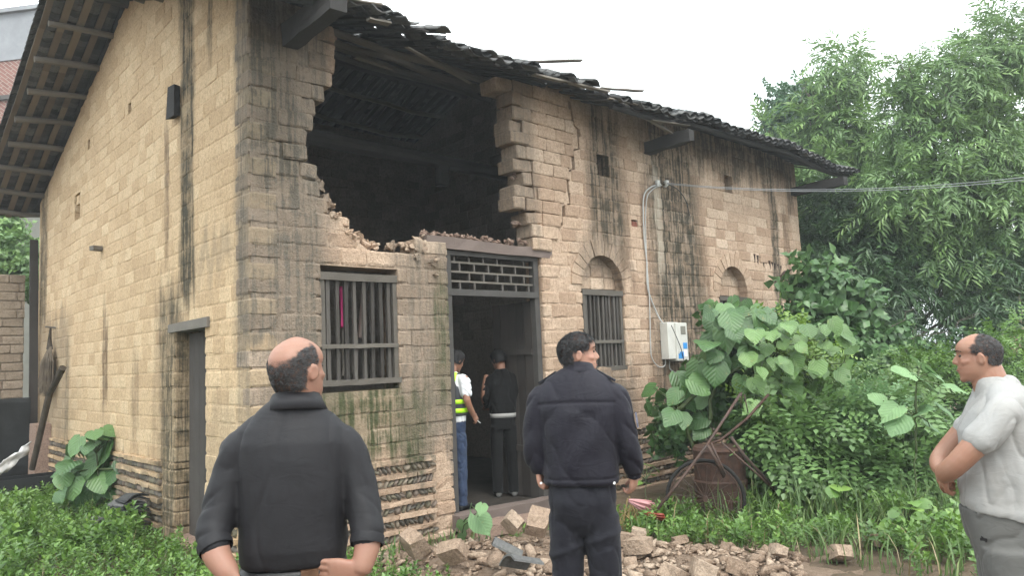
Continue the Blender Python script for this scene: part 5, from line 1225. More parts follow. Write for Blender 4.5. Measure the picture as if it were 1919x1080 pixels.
def loft(mb, rings, n=24):
    """rings: (centre, a-vector, b-vector, exponent); closed"""
    V = []; F = []; m = len(rings)
    for c, a, b, e in rings:
        c, a, b = map(np.array, (c, a, b))
        for k in range(n):
            q = 2*math.pi*k/n; cq, sq = math.cos(q), math.sin(q); V.append(c+a*math.copysign(abs(cq)**(2/e), cq)+b*math.copysign(abs(sq)**(2/e), sq))
    for i in range(m-1):
        for k in range(n): F.append((i*n+k, i*n+(k+1) % n, (i+1)*n+(k+1) % n, (i+1)*n+k))
    V.append(np.array(rings[0][0])); V.append(np.array(rings[-1][0])); o = m*n
    for k in range(n): F.append((o, (k+1) % n, k)); F.append((o+1, (m-1)*n+k, (m-1)*n+(k+1) % n))
    mb.add(V, F); return mb
def stack(mb, rows, n=28):     # rows (z, cx, cy, hw, hd, exp)
    return loft(mb, [((cx, cy, z), (hw, 0, 0), (0, hd, 0), e) for z, cx, cy, hw, hd, e in rows], n)
def capsule(mb, pts, rad, n=14, flat=1.0):
    pts = [np.array(p, float) for p in pts]; m = len(pts)
    d0 = pts[0]-pts[1]; d0 /= np.linalg.norm(d0); d1 = pts[-1]-pts[-2]; d1 /= np.linalg.norm(d1)
    P = [pts[0]+d0*rad[0]*.75, pts[0]+d0*rad[0]*.5]+pts+[pts[-1]+d1*rad[-1]*.5, pts[-1]+d1*rad[-1]*.75]; Rr = [rad[0]*.35, rad[0]*.8]+list(rad)+[rad[-1]*.8, rad[-1]*.35]
    mb.tube([tuple(p) for p in P], Rr, n, squash=flat); return mb
def smooth_path(pts, rad, k=4):
    pts = np.array(pts, float); m = len(pts); P = []; Q = []
    for i in range(m-1):
        p0, p1, p2, p3 = pts[max(i-1, 0)], pts[i], pts[i+1], pts[min(i+2, m-1)]
        for j in range(k):
            t = j/k; P.append(.5*((2*p1)+(p2-p0)*t+(2*p0-5*p1+4*p2-p3)*t*t+(3*p1-p0-3*p2+p3)*t**3)); Q.append(rad[i]+(rad[i+1]-rad[i])*t)
    P.append(pts[-1]); Q.append(rad[-1]); return P, Q
def fuse(mb, voxel, iters=6, fac=.5):
    ob = mb.build('tmp', None); md = ob.modifiers.new('r', 'REMESH'); md.mode = 'VOXEL'; md.voxel_size = voxel
    if iters: sm = ob.modifiers.new('s', 'SMOOTH'); sm.factor = fac; sm.iterations = iters
    dg = bpy.context.evaluated_depsgraph_get(); me = bpy.data.meshes.new_from_object(ob.evaluated_get(dg)); old = ob.data
    bpy.data.objects.remove(ob); bpy.data.meshes.remove(old); me.materials.clear()
    me.polygons.foreach_set('use_smooth', np.ones(len(me.polygons), bool)); return me
def displace(me, fn):
    n = len(me.vertices); co = np.empty(n*3, np.float32); me.vertices.foreach_get('co', co); co = co.reshape(-1, 3); no = np.empty(n*3, np.float32)
    me.vertex_normals.foreach_get('vector', no); no = no.reshape(-1, 3)
    d = np.array([fn(c, k) for c, k in zip(co.tolist(), no.tolist())], np.float32); co += no*d[:, None]; me.vertices.foreach_set('co', co.ravel()); me.update(); return me
def ridged(x, y, z): return 1-2*abs(mnoise.noise(Vector((x, y, z))))
def folds(seed, amp, vert=(4, 4, 1.6), arm_x=.2, arm=(5, 9, 17), arm_amp=1.3, zlo=None, low_amp=0):
    """soft drape plus sharp creases; the sleeves crease across, the body mostly downwards"""
    def f(p, n):
        x, y, z = p; v = Vector((x*vert[0]+seed, y*vert[1]+z*.8, z*vert[2]+x*1.5)); w = mnoise.noise(Vector((x*9, y*9, z*4+seed)))
        a = mnoise.noise(v)*1.1-1.5*(1-abs(mnoise.noise(v*1.7+Vector((w*.3, 4, 1)))))**9+.35*w
        k = min(max((abs(x)-arm_x)/.04, 0), 1); b = 0
        if k > 0:
            u = Vector((x*arm[0]+seed, y*arm[1], z*arm[2]+abs(x)*7+y*6)); b = mnoise.noise(u)*.9-1.9*(1-abs(mnoise.noise(u*.8+Vector((3, w*.4, 0)))))**7
        d = amp*(a*(1-k)+b*k*arm_amp)
        if zlo is not None and z < zlo: d += low_amp*mnoise.noise(Vector((x*3+seed, y*5, z*24)))*min(1, (zlo-z)/.08)*(1-k)*1.6
        return d
    return f
# ---- heads
HZ = [0, .01, .03, .045, .058, .068, .08, .10, .12, .135, .15, .17, .19, .208, .222, .231, .235]
HF = [.070, .086, .083, .090, .087, .092, .087, .090, .088, .084, .093, .093, .084, .066, .042, .020, .002]
HB = [-.020, -.030, -.050, -.063, -.074, -.081, -.088, -.096, -.102, -.104, -.105, -.102, -.091, -.072, -.047, -.022, -.002]
HW = [.026, .043, .057, .063, .066, .068, .070, .073, .075, .076, .077, .075, .067, .053, .035, .018, .002]
class Head:
    def __init__(s, pos, yaw, pitch=0., chub=1.0, scale=1.0):
        s.M = Matrix.Translation(pos)@Matrix.Rotation(yaw, 4, 'Z')@Matrix.Rotation(pitch, 4, 'X')@Matrix.Scale(scale, 4); s.chub = chub
    def w(s, z): k = float(np.interp(z, HZ, HW)); return k*(1+(s.chub-1)*max(0, 1-z/.13))
    def pt(s, ang, z, off=0.):
        """ang 0 = front"""
        f, b, w = np.interp(z, HZ, HF), np.interp(z, HZ, HB), s.w(z); cy = -.006
        c, sn = math.cos(ang), math.sin(ang); e = 2.25
        x = w*math.copysign(abs(sn)**(2/e), sn); y = cy+((f-cy) if c > 0 else (cy-b))*math.copysign(abs(c)**(2/e), c)
        if c > 0: x *= 1-.10*c*(1 if z < .15 else .3)
        L = math.hypot(x, y)+1e-9; return (x*(1+off/L), y*(1+off/L), z+off*max(0, (z-.17)/.065))
    def add(s, mb, ears=True):
        zs = np.unique(np.concatenate([np.linspace(0, .235, 36), HZ])); n = 40; V = []; F = []
        for z in zs:
            for k in range(n): V.append(s.pt(2*math.pi*k/n, z))
        for i in range(len(zs)-1):
            for k in range(n): F.append((i*n+k, i*n+(k+1) % n, (i+1)*n+(k+1) % n, (i+1)*n+k))
        F.append(tuple(range(n-1, -1, -1))); F.append(tuple((len(zs)-1)*n+k for k in range(n)))
        sub = MB(); sub.add(V, F)
        capsule(sub, [(0, .083, .134), (0, .095, .112), (0, .102, .095)], [.008, .0105, .0125], 10)
        for sx in (-1, 1):
            capsule(sub, [(sx*.010, .092, .089), (sx*.013, .09, .092)], [.009, .008], 8)
            capsule(sub, [(sx*.018, .082, .149), (sx*.045, .066, .149)], [.011, .009], 8)      # brow
            capsule(sub, [(sx*.042, .062, .095), (sx*.055, .04, .1)], [.018, .016], 8)        # cheek
            if ears:
                for q in range(9):
                    pass
                V2, F2 = ICO2; 
                E1 = V2*np.array([.009, .019, .031]); E1[:, 0] += np.where(np.linalg.norm(V2[:, 1:]*np.array([1, 1]), axis=1) > .62, .0045, -.001)
                sub.add(E1@np.array(Matrix.Rotation(-.15, 3, 'X')).T@np.array(Matrix.Rotation(-sx*.35, 3, 'Z')).T*np.array([sx, 1, 1])+np.array([sx*(s.w(.11)+.006), -.012, .112]), F2 if sx > 0 else F2[:, ::-1])
        capsule(sub, [(-.022, .078, .061), (0, .088, .0635), (.022, .078, .061)], [.004, .0075, .004], 8); capsule(sub, [(-.018, .078, .050), (0, .088, .049), (.018, .078, .050)], [.004, .0075, .004], 8)
        capsule(sub, [(-.012, .068, .012), (.012, .068, .012)], [.017, .017], 10)
        Vw = [tuple(s.M@Vector(v)) for v in sub.v]; mb.add(Vw, sub.f); return mb
    def face_bits(s, root, off):
        for sx in (-1, 1):
            V, F = ICO2; o = link('eye', arr_mesh('eye', [s.M@Vector(v) for v in V*np.array([.0125, .009, .0065])+np.array([sx*.031, .0745, .128])], F, MAT['eye'], True), root); o.location = off
            mb = MB().beam((sx*.014, .0925, .15), (sx*.03, .086, .154), .008, .006).beam((sx*.03, .086, .154), (sx*.05, .068, .149), .008, .005); mb.v = [tuple(s.M@Vector(v)) for v in mb.v]; mb.build('eyebrow', MAT['hair'], root).location = off
        mb = MB().tube([(-.024, .0815, .0555), (-.012, .0915, .056), (0, .0945, .0565), (.012, .0915, .056), (.024, .0815, .0555)], [.0012, .003, .003, .003, .0012], 6); mb.v = [tuple(s.M@Vector(v)) for v in mb.v]; mb.build('lips', MAT['lips'], root).location = off
    def hair(s, root, off, mask, mat, thick=.012, seed=0, fade=.022, strands=2600, slen=.03, comb=.0):
        zs = np.linspace(.03, .235, 84); n = 150; V = []; keep = []
        for z in zs:
            for k in range(n):
                a = 2*math.pi*k/n; p = s.pt(a, z); m0 = mask(p[0], p[1], p[2]); mk = m0+.012*mnoise.noise(Vector((p[0]*60, p[1]*60, p[2]*60+seed)))
                o = thick*float(sstep(-.004, .03, m0))*(1+.10*mnoise.noise(Vector((p[0]*40, p[1]*40, p[2]*40+seed))))
                V.append(s.M@Vector(s.pt(a, z, o+.0012))); keep.append(mk)
        F = []
        for i in range(len(zs)-1):
            for k in range(n):
                q = (i*n+k, i*n+(k+1) % n, (i+1)*n+(k+1) % n, (i+1)*n+k)
                if max(keep[j] for j in q) > 0: F.append(q)
        nb = len(V); rs = np.random.default_rng(seed+70)
        for _ in range(strands):
            i = int(rs.integers(2, len(zs)-2)); k = int(rs.integers(0, n)); 
            if keep[i*n+k] < .012: continue
            a = 2*math.pi*k/n; z = zs[i]; p0 = Vector(s.pt(a, z, thick)); ln = slen*rs.uniform(.6, 1.3); a2 = a+rs.normal(0, .12)+comb; z2 = max(.03, z-ln*rs.uniform(.35, .95))
            p1 = Vector(s.pt(a2, z2 if z < .2 else z-ln*.3, thick+ln*rs.uniform(.05, .32))); sd = (p1-p0).cross(p0).normalized()*rs.uniform(.0018, .0035)
            o = len(V); V += [s.M@(p0-sd), s.M@(p0+sd), s.M@p1]; keep += [.1, .1, .1]; F.append((o, o+1, o+2))
        me = bpy.data.meshes.new('hair'); me.from_pydata([tuple(v) for v in V], [], F); me.polygons.foreach_set('use_smooth', np.ones(len(F), bool)); me.materials.append(mat)
        a = me.attributes.new('tint', 'FLOAT', 'POINT'); a.data.foreach_set('value', np.clip(np.array(keep, np.float32)/fade, 0, 1)); me.update(); link('hair', me, root).location = off
def hand(mb, wrist, d, palm, side, curl=.5, scale=1.0, spread=.06):
    """d: direction of the hand, palm: palm normal, side: +1 thumb on local +x"""
    d = np.array(d, float); d /= np.linalg.norm(d); pn = np.array(palm, float); pn -= d*(pn@d); pn /= np.linalg.norm(pn); x = np.cross(d, pn)*side; w = np.array(wrist, float); s = scale
    P = lambda a, b, c: w+(x*a+d*b+pn*c)*s
    loft(mb, [(P(0, -.01, 0), x*.026*s, pn*.019*s, 2.3), (P(.0, .03, 0), x*.036*s, pn*.016*s, 2.6), (P(.0, .065, 0), x*.042*s, pn*.015*s, 2.8), (P(0, .09, .002), x*.041*s, pn*.012*s, 2.8)], 16)
    capsule(mb, [P(.018, .02, .008), P(.03, .05, .012)], [.016*s, .014*s], 10)
    for k, (fx, L) in enumerate(((.032, .070), (.011, .078), (-.010, .073), (-.030, .057))):
        a = curl*(1+.12*k); p = np.array([fx, .088, .002]); pts = [p]; ang = a*.5; sp = fx*spread*20/1.3
        for seg, l in ((0, .45), (1, .32), (2, .25)):
            p = p+L*l*np.array([sp*.06, math.cos(ang), math.sin(ang)]); pts.append(p); ang += a*(1.0 if seg == 0 else .8)
        capsule(mb, [P(*q) for q in pts], [.0095*s, .009*s, .0082*s, .0068*s], 10)
    p = [np.array([.030, .015, .006]), np.array([.054, .045, .016]), np.array([.058, .072, .026+.02*curl]), np.array([.052-.02*curl, .094, .03+.03*curl])]
    capsule(mb, [P(*q) for q in p], [.013*s, .0115*s, .0098*s, .008*s], 10)
    return mb
def arm_tube(mb, pts, rad, n=16):
    P, Q = smooth_path(pts, rad, 4); capsule(mb, P, Q, n); return mb
def person(px, depth, turn, label, zoff=0.):
    """root on the ground under image column px; local +Y = away from the camera turned by 'turn'"""
    c = at(px, depth); r = ray(px); yaw = math.atan2(-r[0], r[1])+turn; g = float(gz(c[0], c[1]))+zoff
    root = empty('person', (c[0], c[1], g), label, 'person', None, None, yaw); return root, Vector((0, 0, -g))
def child(name, me, mat, root, off):
    me.materials.append(mat); o = link(name, me, root); o.location = off; return o
def legs(mb, hipz, gap, hw, hd, knee, ankle_r, foot, thigh=.092, cy=0., lean=0., n=20):
    for sx in (-1, 1):
        loft(mb, [((sx*gap, cy, hipz), (thigh*1.05, 0, 0), (0, thigh*1.12, 0), 2.2), ((sx*(gap+.004), cy, hipz-.15), (thigh, 0, 0), (0, thigh*1.08, 0), 2.2), ((sx*(gap+.01), cy+.008, hipz-.38), (knee*1.05, 0, 0), (0, knee*1.1, 0), 2.2), ((sx*(gap+.013), cy, hipz-.60), (knee, 0, 0), (0, knee*1.02, 0), 2.2), ((sx*(gap+.016), cy, foot+.06), (ankle_r, 0, 0), (0, ankle_r*1.1, 0), 2.2), ((sx*(gap+.016), cy, foot+.02), (ankle_r, 0, 0), (0, ankle_r*1.1, 0), 2.2)], n)
def shoe(root, off, x, y, z, mat):
    mb = MB(); loft(mb, [((x, y-.085, z+.03), (.03, 0, 0), (0, 0, .03), 2.5), ((x, y-.06, z+.045), (.04, 0, 0), (0, 0, .045), 2.5), ((x, y+.03, z+.045), (.044, 0, 0), (0, 0, .045), 2.5), ((x, y+.12, z+.03), (.05, 0, 0), (0, 0, .03), 2.6), ((x, y+.175, z+.022), (.034, 0, 0), (0, 0, .02), 2.4)], 16)
    o = mb.build('shoe', mat, root, True); o.location = off

# ================= bald man in the charcoal polo
def man_polo():
    root, off = person((547, 693), 2.45, R_(-7), 'balding man seen from behind in a charcoal long sleeved polo, hands on hips'); g = root.location.z
    H = Head((.026, -.008, 1.482), R_(-38), R_(4), 1.12, .965)
    LS, LE, LW = (-.16, .0, 1.345), (-.228, -.055, 1.13), (-.172, -.145, 1.0); RS, RE, RW = (.16, .0, 1.345), (.23, -.052, 1.125), (.218, -.13, .98)
    b = MB(); H.add(b); capsule(b, [(.0, -.005, 1.40), (.012, -.01, 1.50), (.016, -.008, 1.56)], [.068, .062, .06], 18)
    stack(b, [(.9, 0, 0, .13, .1, 2.4), (1.1, 0, 0, .14, .1, 2.4), (1.3, 0, 0, .15, .09, 2.4), (1.4, 0, 0, .1, .06, 2.2)])
    arm_tube(b, [LS, (-.2, -.02, 1.24), LE, (-.216, -.112, 1.06), LW], [.03, .034, .036, .043, .032]); arm_tube(b, [RS, (.205, -.02, 1.24), RE, (.236, -.1, 1.05), RW], [.03, .034, .036, .043, .032])
    hand(b, LW, (.35, -.05, -.85), (.6, .75, .1), -1, .85, 1.05); hand(b, (RW[0]-.008, RW[1]-.002, RW[2]-.008), (-.92, .12, .02), (.1, 1, .15), 1, .3, 1.02, .01)
    for sx in (-1, 1): capsule(b, [(sx*.09, 0, .88), (sx*.1, 0, .5), (sx*.105, 0, g+.1)], [.07, .055, .04], 12)
    child('body', fuse(b, .0048, 5), MAT['skin_a'], root, off)
    s = MB(); stack(s, [(.983, 0, .0, .160, .128, 2.6), (1.0, 0, 0, .167, .134, 2.6), (1.04, 0, 0, .172, .142, 2.5), (1.12, 0, .004, .169, .146, 2.4), (1.22, 0, .0, .172, .142, 2.4), (1.31, -.002, -.004, .178, .132, 2.4), (1.37, -.002, -.008, .182, .118, 2.4), (1.415, -.004, -.01, .174, .098, 2.2), (1.445, 0, -.01, .143, .085, 2.1), (1.475, .004, -.01, .108, .076, 2.1), (1.502, .008, -.01, .076, .068, 2.0)])
    arm_tube(s, [(-.13, -.008, 1.36), (-.168, -.01, 1.345), (-.205, -.025, 1.22), (-.228, -.06, 1.13), (-.229, -.088, 1.10), (-.22, -.108, 1.075)], [.06, .064, .06, .057, .053, .048]); arm_tube(s, [(.13, -.008, 1.36), (.166, -.01, 1.345), (.207, -.025, 1.22), (.23, -.06, 1.125), (.235, -.085, 1.085), (.234, -.1, 1.055)], [.06, .064, .061, .058, .054, .049])
    me = fuse(s, .0065, 9); displace(me, folds(3.1, .0034, (3.4, 3.4, 1.1), .2, (5, 9, 19), 1.15, 1.07, .004)); child('polo_shirt', me, MAT['shirt_grey'], root, off)
    for (p0, p1, r0) in (((-.224, -.1, 1.085), (-.214, -.114, 1.066), .052), ((.236, -.092, 1.068), (.233, -.106, 1.042), .053)):
        cu_ = MB(); cu_.tube([p0, tuple((np.array(p0)+np.array(p1))/2), p1], [r0, r0*1.02, r0*.97], 28, cap=False); cu_.tube([p1, tuple((np.array(p0)+np.array(p1))/2)], [r0*.97, r0*.9], 28, cap=False)
        cu_.build('cuff', MAT['shirt_grey'], root, True).location = off
    c = MB(); ring = []
    for k in range(41):
        a = -2.55+5.1*k/40; ring.append((a))
    V = []; F = []
    for a in ring:
        x, y = math.sin(a), -math.cos(a)
        for (r1, r2, z) in ((.070, .064, 1.485), (.0695, .064, 1.528), (.0755, .0700, 1.533), (.1005, .094, 1.480), (.095, .088, 1.476)): V.append((.014+x*r1, -.010+y*r2, z-.03*(1-math.cos(a))*.5))
    for k in range(40):
        for j in range(4): F.append((k*5+j, (k+1)*5+j, (k+1)*5+j+1, k*5+j+1))
    cm = bpy.data.meshes.new('collar'); cm.from_pydata(V, [], F); cm.polygons.foreach_set('use_smooth', np.ones(len(F), bool)); child('collar', cm, MAT['shirt_grey'], root, off)
    t = MB(); stack(t, [(.70, 0, 0, .12, .08, 2.2), (.78, 0, 0, .16, .118, 2.4), (.88, 0, -.004, .166, .128, 2.5), (.975, 0, 0, .162, .12, 2.5)]); legs(t, .82, .088, 0, 0, .075, .068, g+.03)
    me = fuse(t, .01, 4); displace(me, folds(8., .006, (5, 5, 5), 9)); child('trousers', me, MAT['black_cloth'], root, off)
    bl = MB(); loft(bl, [((0, 0, .945), (.166, 0, 0), (0, .126, 0), 2.5), ((0, 0, .982), (.165, 0, 0), (0, .125, 0), 2.5)], 40); bl.build('belt', MAT['black_leather'], root, True).location = off
    MB().box((.06, -.128, .95), (.052, .03, .075), Matrix.Rotation(.2, 4, 'Z'), .5, .001).build('belt_pouch', MAT['leather'], root).location = off
    for sx in (-1, 1): shoe(root, off, sx*.105, .02, g, MAT['black_leather'])
    def mask(x, y, z):
        back = -y/.1; bald = .158+.05*max(0, 1-max(back, 0))**.8 if y < .02 else .2; 
        top = (bald+(.03 if abs(x) > .062 else 0))-z; low = z-(.042+.05*max(0, min(1, (y+.05)/.05))); front = .028-y
        near_ear = 1 if not (abs(x) > .055 and -.035 < y < .018 and z < .135) else -1
        return min(top, low, front*1.2, .02*near_ear)
    H.hair(root, off, mask, MAT['hair_grey'], .0035, 1, .032, 1800, .012); H.face_bits(root, off)
man_polo()

# ================= man in navy uniform jacket
def man_navy():
    root, off = person((1079, 671), 3.9, R_(-6), 'man in a dark navy uniform jacket and trousers looking to the right'); g = root.location.z
    H = Head((.018, .012, 1.50), R_(-74), R_(2), 1.22, .985)
    b = MB(); H.add(b); capsule(b, [(.0, .0, 1.40), (.01, .002, 1.52), (.016, .004, 1.575)], [.07, .064, .06], 18)
    LW, RW = (-.225, .0, 1.035), (.268, .02, 1.005)
    stack(b, [(.9, 0, 0, .13, .1, 2.4), (1.3, 0, 0, .15, .09, 2.4), (1.4, 0, 0, .1, .06, 2.2)])
    arm_tube(b, [(-.17, 0, 1.36), (-.24, -.01, 1.17), LW], [.04, .04, .03]); arm_tube(b, [(.17, 0, 1.36), (.24, -.01, 1.2), RW], [.045, .042, .03])
    hand(b, LW, (.12, .1, -.95), (.95, -.15, .1), -1, 1.25, 1.0); hand(b, RW, (-.1, .2, -.95), (-.9, .4, 0), 1, .9, 1.0)
    for sx in (-1, 1): capsule(b, [(sx*.09, 0, .88), (sx*.1, 0, .5), (sx*.105, 0, g+.1)], [.07, .055, .04], 12)
    child('body', fuse(b, .0052, 4), MAT['skin_b'], root, off)
    s = MB(); stack(s, [(.952, 0, 0, .190, .142, 2.7), (.972, 0, 0, .198, .15, 2.7), (1.0, 0, 0, .196, .15, 2.6), (1.1, 0, 0, .192, .15, 2.5), (1.22, 0, .002, .198, .15, 2.5), (1.33, 0, 0, .210, .142, 2.5), (1.40, 0, -.004, .215, .125, 2.4), (1.45, 0, -.006, .205, .108, 2.2), (1.49, 0, -.006, .172, .094, 2.1), (1.52, .003, -.004, .125, .084, 2.1), (1.548, .006, -.002, .082, .072, 2.)])
    arm_tube(s, [(-.14, 0, 1.41), (-.195, 0, 1.385), (-.228, -.008, 1.25), (-.24, -.014, 1.15), (-.236, -.008, 1.08), (-.225, .0, 1.035)], [.066, .074, .068, .063, .058, .049]); arm_tube(s, [(.14, 0, 1.41), (.195, 0, 1.385), (.228, -.008, 1.25), (.247, -.01, 1.14), (.262, .004, 1.06), (.268, .018, 1.0)], [.066, .074, .068, .063, .058, .049])
    me = fuse(s, .0075, 12); F0 = folds(5.2, .0042, (3, 3, 2.2), .21, (3, 6, 9), 1.2, 1.02, .003)
    def jf(p, n):
        d = F0(p, n); x, y, z = p
        if y < 0 and abs(x) < .2:
            d -= .005*math.exp(-((z-(1.375-.25*x*x))/.007)**2)      # yoke seam
            d += .006*math.sin(3.1*(x*9-z*7))*math.exp(-((x-.03)/.13)**2)*float(sstep(1.0, 1.2, z))*(1-float(sstep(1.3, 1.36, z)))
        if z < .995: d -= .0045*math.exp(-((z-.99)/.006)**2)
        return d
    displace(me, jf); child('uniform_jacket', me, MAT['navy'], root, off)
    cb = MB(); V = []; F = []
    for k in range(49):
        a = -2.9+5.8*k/48; x, y = math.sin(a), -math.cos(a)
        for (r1, r2, z) in ((.08, .071, 1.525), (.0745, .067, 1.575), (.0795, .072, 1.581), (.0905, .083, 1.53)): V.append((.012+x*r1, .0+y*r2, z-.045*(1-math.cos(a))*.5))
    for k in range(48):
        for j in range(3): F.append((k*4+j, (k+1)*4+j, (k+1)*4+j+1, k*4+j+1))
    cm = bpy.data.meshes.new('collar'); cm.from_pydata(V, [], F); cm.polygons.foreach_set('use_smooth', np.ones(len(F), bool)); child('collar', cm, MAT['navy'], root, off)
    for sx in (-1, 1):
        MB().beam((sx*.108, .0, 1.529), (sx*.2, .0, 1.473), .055, .012, jit=.001, seg=2).build('shoulder_strap', MAT['navy_trousers'], root).location = off
    MB().box((.2985, -.015, 1.27), (.008, .062, .075), Matrix.Rotation(-.1, 4, 'Y'), .5, .001).build('sleeve_badge', simple('badge', (.07, .07, .10), .6, nscale=60, namp=.0, col2=(.2, .2, .25)), root).location = off
    for x in (-.195, .175): MB().tube([(x, -.135 if x > 0 else -.115, .975), (x, -.15 if x > 0 else -.125, .975)], .006, 10).build('snap_button', MAT['white_plastic'], root).location = off
    t = MB(); stack(t, [(.70, 0, .0, .12, .07, 2.2), (.76, 0, .0, .160, .112, 2.4), (.87, 0, -.006, .178, .138, 2.5), (.965, 0, 0, .176, .13, 2.5)]); legs(t, .80, .088, 0, 0, .077, .074, g+.03, .090)
    me = fuse(t, .009, 16); F1 = folds(2.2, .0045, (5, 5, 3.2), 9)
    displace(me, lambda p, n: F1(p, n)+(.008*math.exp(-((p[2]-.66-.35*p[0])/.018)**2)*(1 if p[1] < 0 else 0))); child('trousers', me, MAT['navy_trousers'], root, off)
    for sx in (-1, 1): shoe(root, off, sx*.105, .02, g, MAT['black_leather'])
    def mask(x, y, z):
        hairline = .168+.02*(1 if y > .05 else 0)
        top = z-(.172 if y > .045 else (.13 if y > .012 else .062+.035*max(0, (y+.05)/.06)))
        ear = .02 if not (abs(x) > .055 and -.04 < y < .012 and z < .132) else -.02
        fr = .082-y+(z-.17)*.6
        return min(top, ear, fr)
    H.hair(root, off, mask, MAT['hair'], .010, 4, .03, 3200, .026); H.face_bits(root, off)
man_navy()

# ================= man in the light T-shirt, in profile
def man_tee():
    root, off = person((1851, 640), 3.4, R_(97), 'man in a light grey T-shirt and grey trousers standing in profile at the right edge'); g = root.location.z
    # local +Y now points to the left of the picture
    H = Head((0, .045, 1.415), R_(-4), R_(0), 1.25, .93)
    b = MB(); H.add(b); capsule(b, [(0, -.02, 1.30), (0, .005, 1.40), (0, .02, 1.47)], [.078, .074, .068], 18)
    stack(b, [(.8, 0, 0, .15, .12, 2.4), (1.2, 0, 0, .16, .11, 2.4), (1.3, 0, -.02, .1, .07, 2.2)])
    E_L, W_L = (-.228, .185, 1.075), (-.10, .235, 1.0); E_R, W_R = (.228, .185, 1.075), (.10, .235, 1.0)
    arm_tube(b, [(-.19, .0, 1.28), (-.232, .09, 1.18), E_L, (-.175, .228, 1.025), W_L], [.05, .053, .047, .044, .031]); arm_tube(b, [(.19, 0, 1.28), (.232, .09, 1.18), E_R, (.175, .228, 1.025), W_R], [.05, .056, .05, .046, .033])
    hand(b, W_L, (.75, .05, -.4), (-.2, -.95, 0), 1, .7, 1.0); hand(b, W_R, (-.85, .1, -.2), (.0, -.95, -.1), -1, .9, 1.0)
    for sx in (-1, 1): capsule(b, [(sx*.09, 0, .8), (sx*.1, 0, .5), (sx*.105, 0, g+.1)], [.07, .055, .04], 12)
    child('body', fuse(b, .0052, 4), MAT['skin_c'], root, off)
    s = MB(); stack(s, [(.825, 0, .005, .188, .168, 2.4), (.85, 0, .007, .192, .172, 2.4), (.92, 0, .008, .19, .172, 2.3), (1.0, 0, .006, .192, .17, 2.3), (1.1, 0, -.002, .192, .16, 2.3), (1.2, 0, -.0, .205, .158, 2.4), (1.29, 0, -.018, .208, .135, 2.4), (1.35, 0, -.026, .19, .112, 2.2), (1.39, 0, -.024, .15, .098, 2.1), (1.42, 0, -.014, .105, .088, 2.), (1.44, 0, -.006, .08, .076, 2.)])
    arm_tube(s, [(-.15, -.02, 1.31), (-.20, .0, 1.285), (-.226, .045, 1.225), (-.236, .095, 1.17)], [.066, .071, .069, .071]); arm_tube(s, [(.15, -.02, 1.31), (.20, .0, 1.285), (.226, .045, 1.225), (.236, .095, 1.17)], [.066, .071, .069, .071])
    s.v = [(x, y, z+(.2*(y-.02)*max(0, min(1, (1.05-z)/.2)))) for x, y, z in s.v]
    me = fuse(s, .007, 9); displace(me, folds(7.7, .0058, (5, 5, 3), .26, (5, 7, 7), .7, .97, .006)); child('t_shirt', me, MAT['tee'], root, off)
    t = MB(); stack(t, [(.60, 0, .01, .12, .09, 2.2), (.66, 0, .008, .165, .14, 2.4), (.74, 0, .004, .178, .165, 2.4), (.86, 0, .014, .182, .168, 2.4)]); legs(t, .70, .092, 0, 0, .09, .082, g+.03, .108, .01)
    me = fuse(t, .009, 12); displace(me, folds(4.4, .0065, (6, 6, 4.5), 9)); child('trousers', me, MAT['grey_trousers'], root, off)
    mb = MB().beam((-.186, .1, .745), (-.176, .125, .745), .004, .012).beam((-.186, .103, .735), (-.178, .12, .757), .004, .006); mb.build('pocket_emblem', MAT['black_leather'], root).location = off
    for sx in (-1, 1): shoe(root, off, sx*.105, .02, g, MAT['black_leather'])
    def mask(x, y, z):
        line = .035-(.205-z)*.0
        top = -(y-(.035-.55*(z-.17) if z > .17 else .047-(.17-z)*.5)); side = z-(.062+.05*max(0, (y+.05)/.06))
        ear = .02 if not (abs(x) > .05 and -.036 < y < .02 and z < .128) else -.02
        return min(top, side, ear)
    H.hair(root, off, mask, MAT['hair_grey'], .0045, 9, .03, 1800, .013); H.face_bits(root, off)
man_tee()

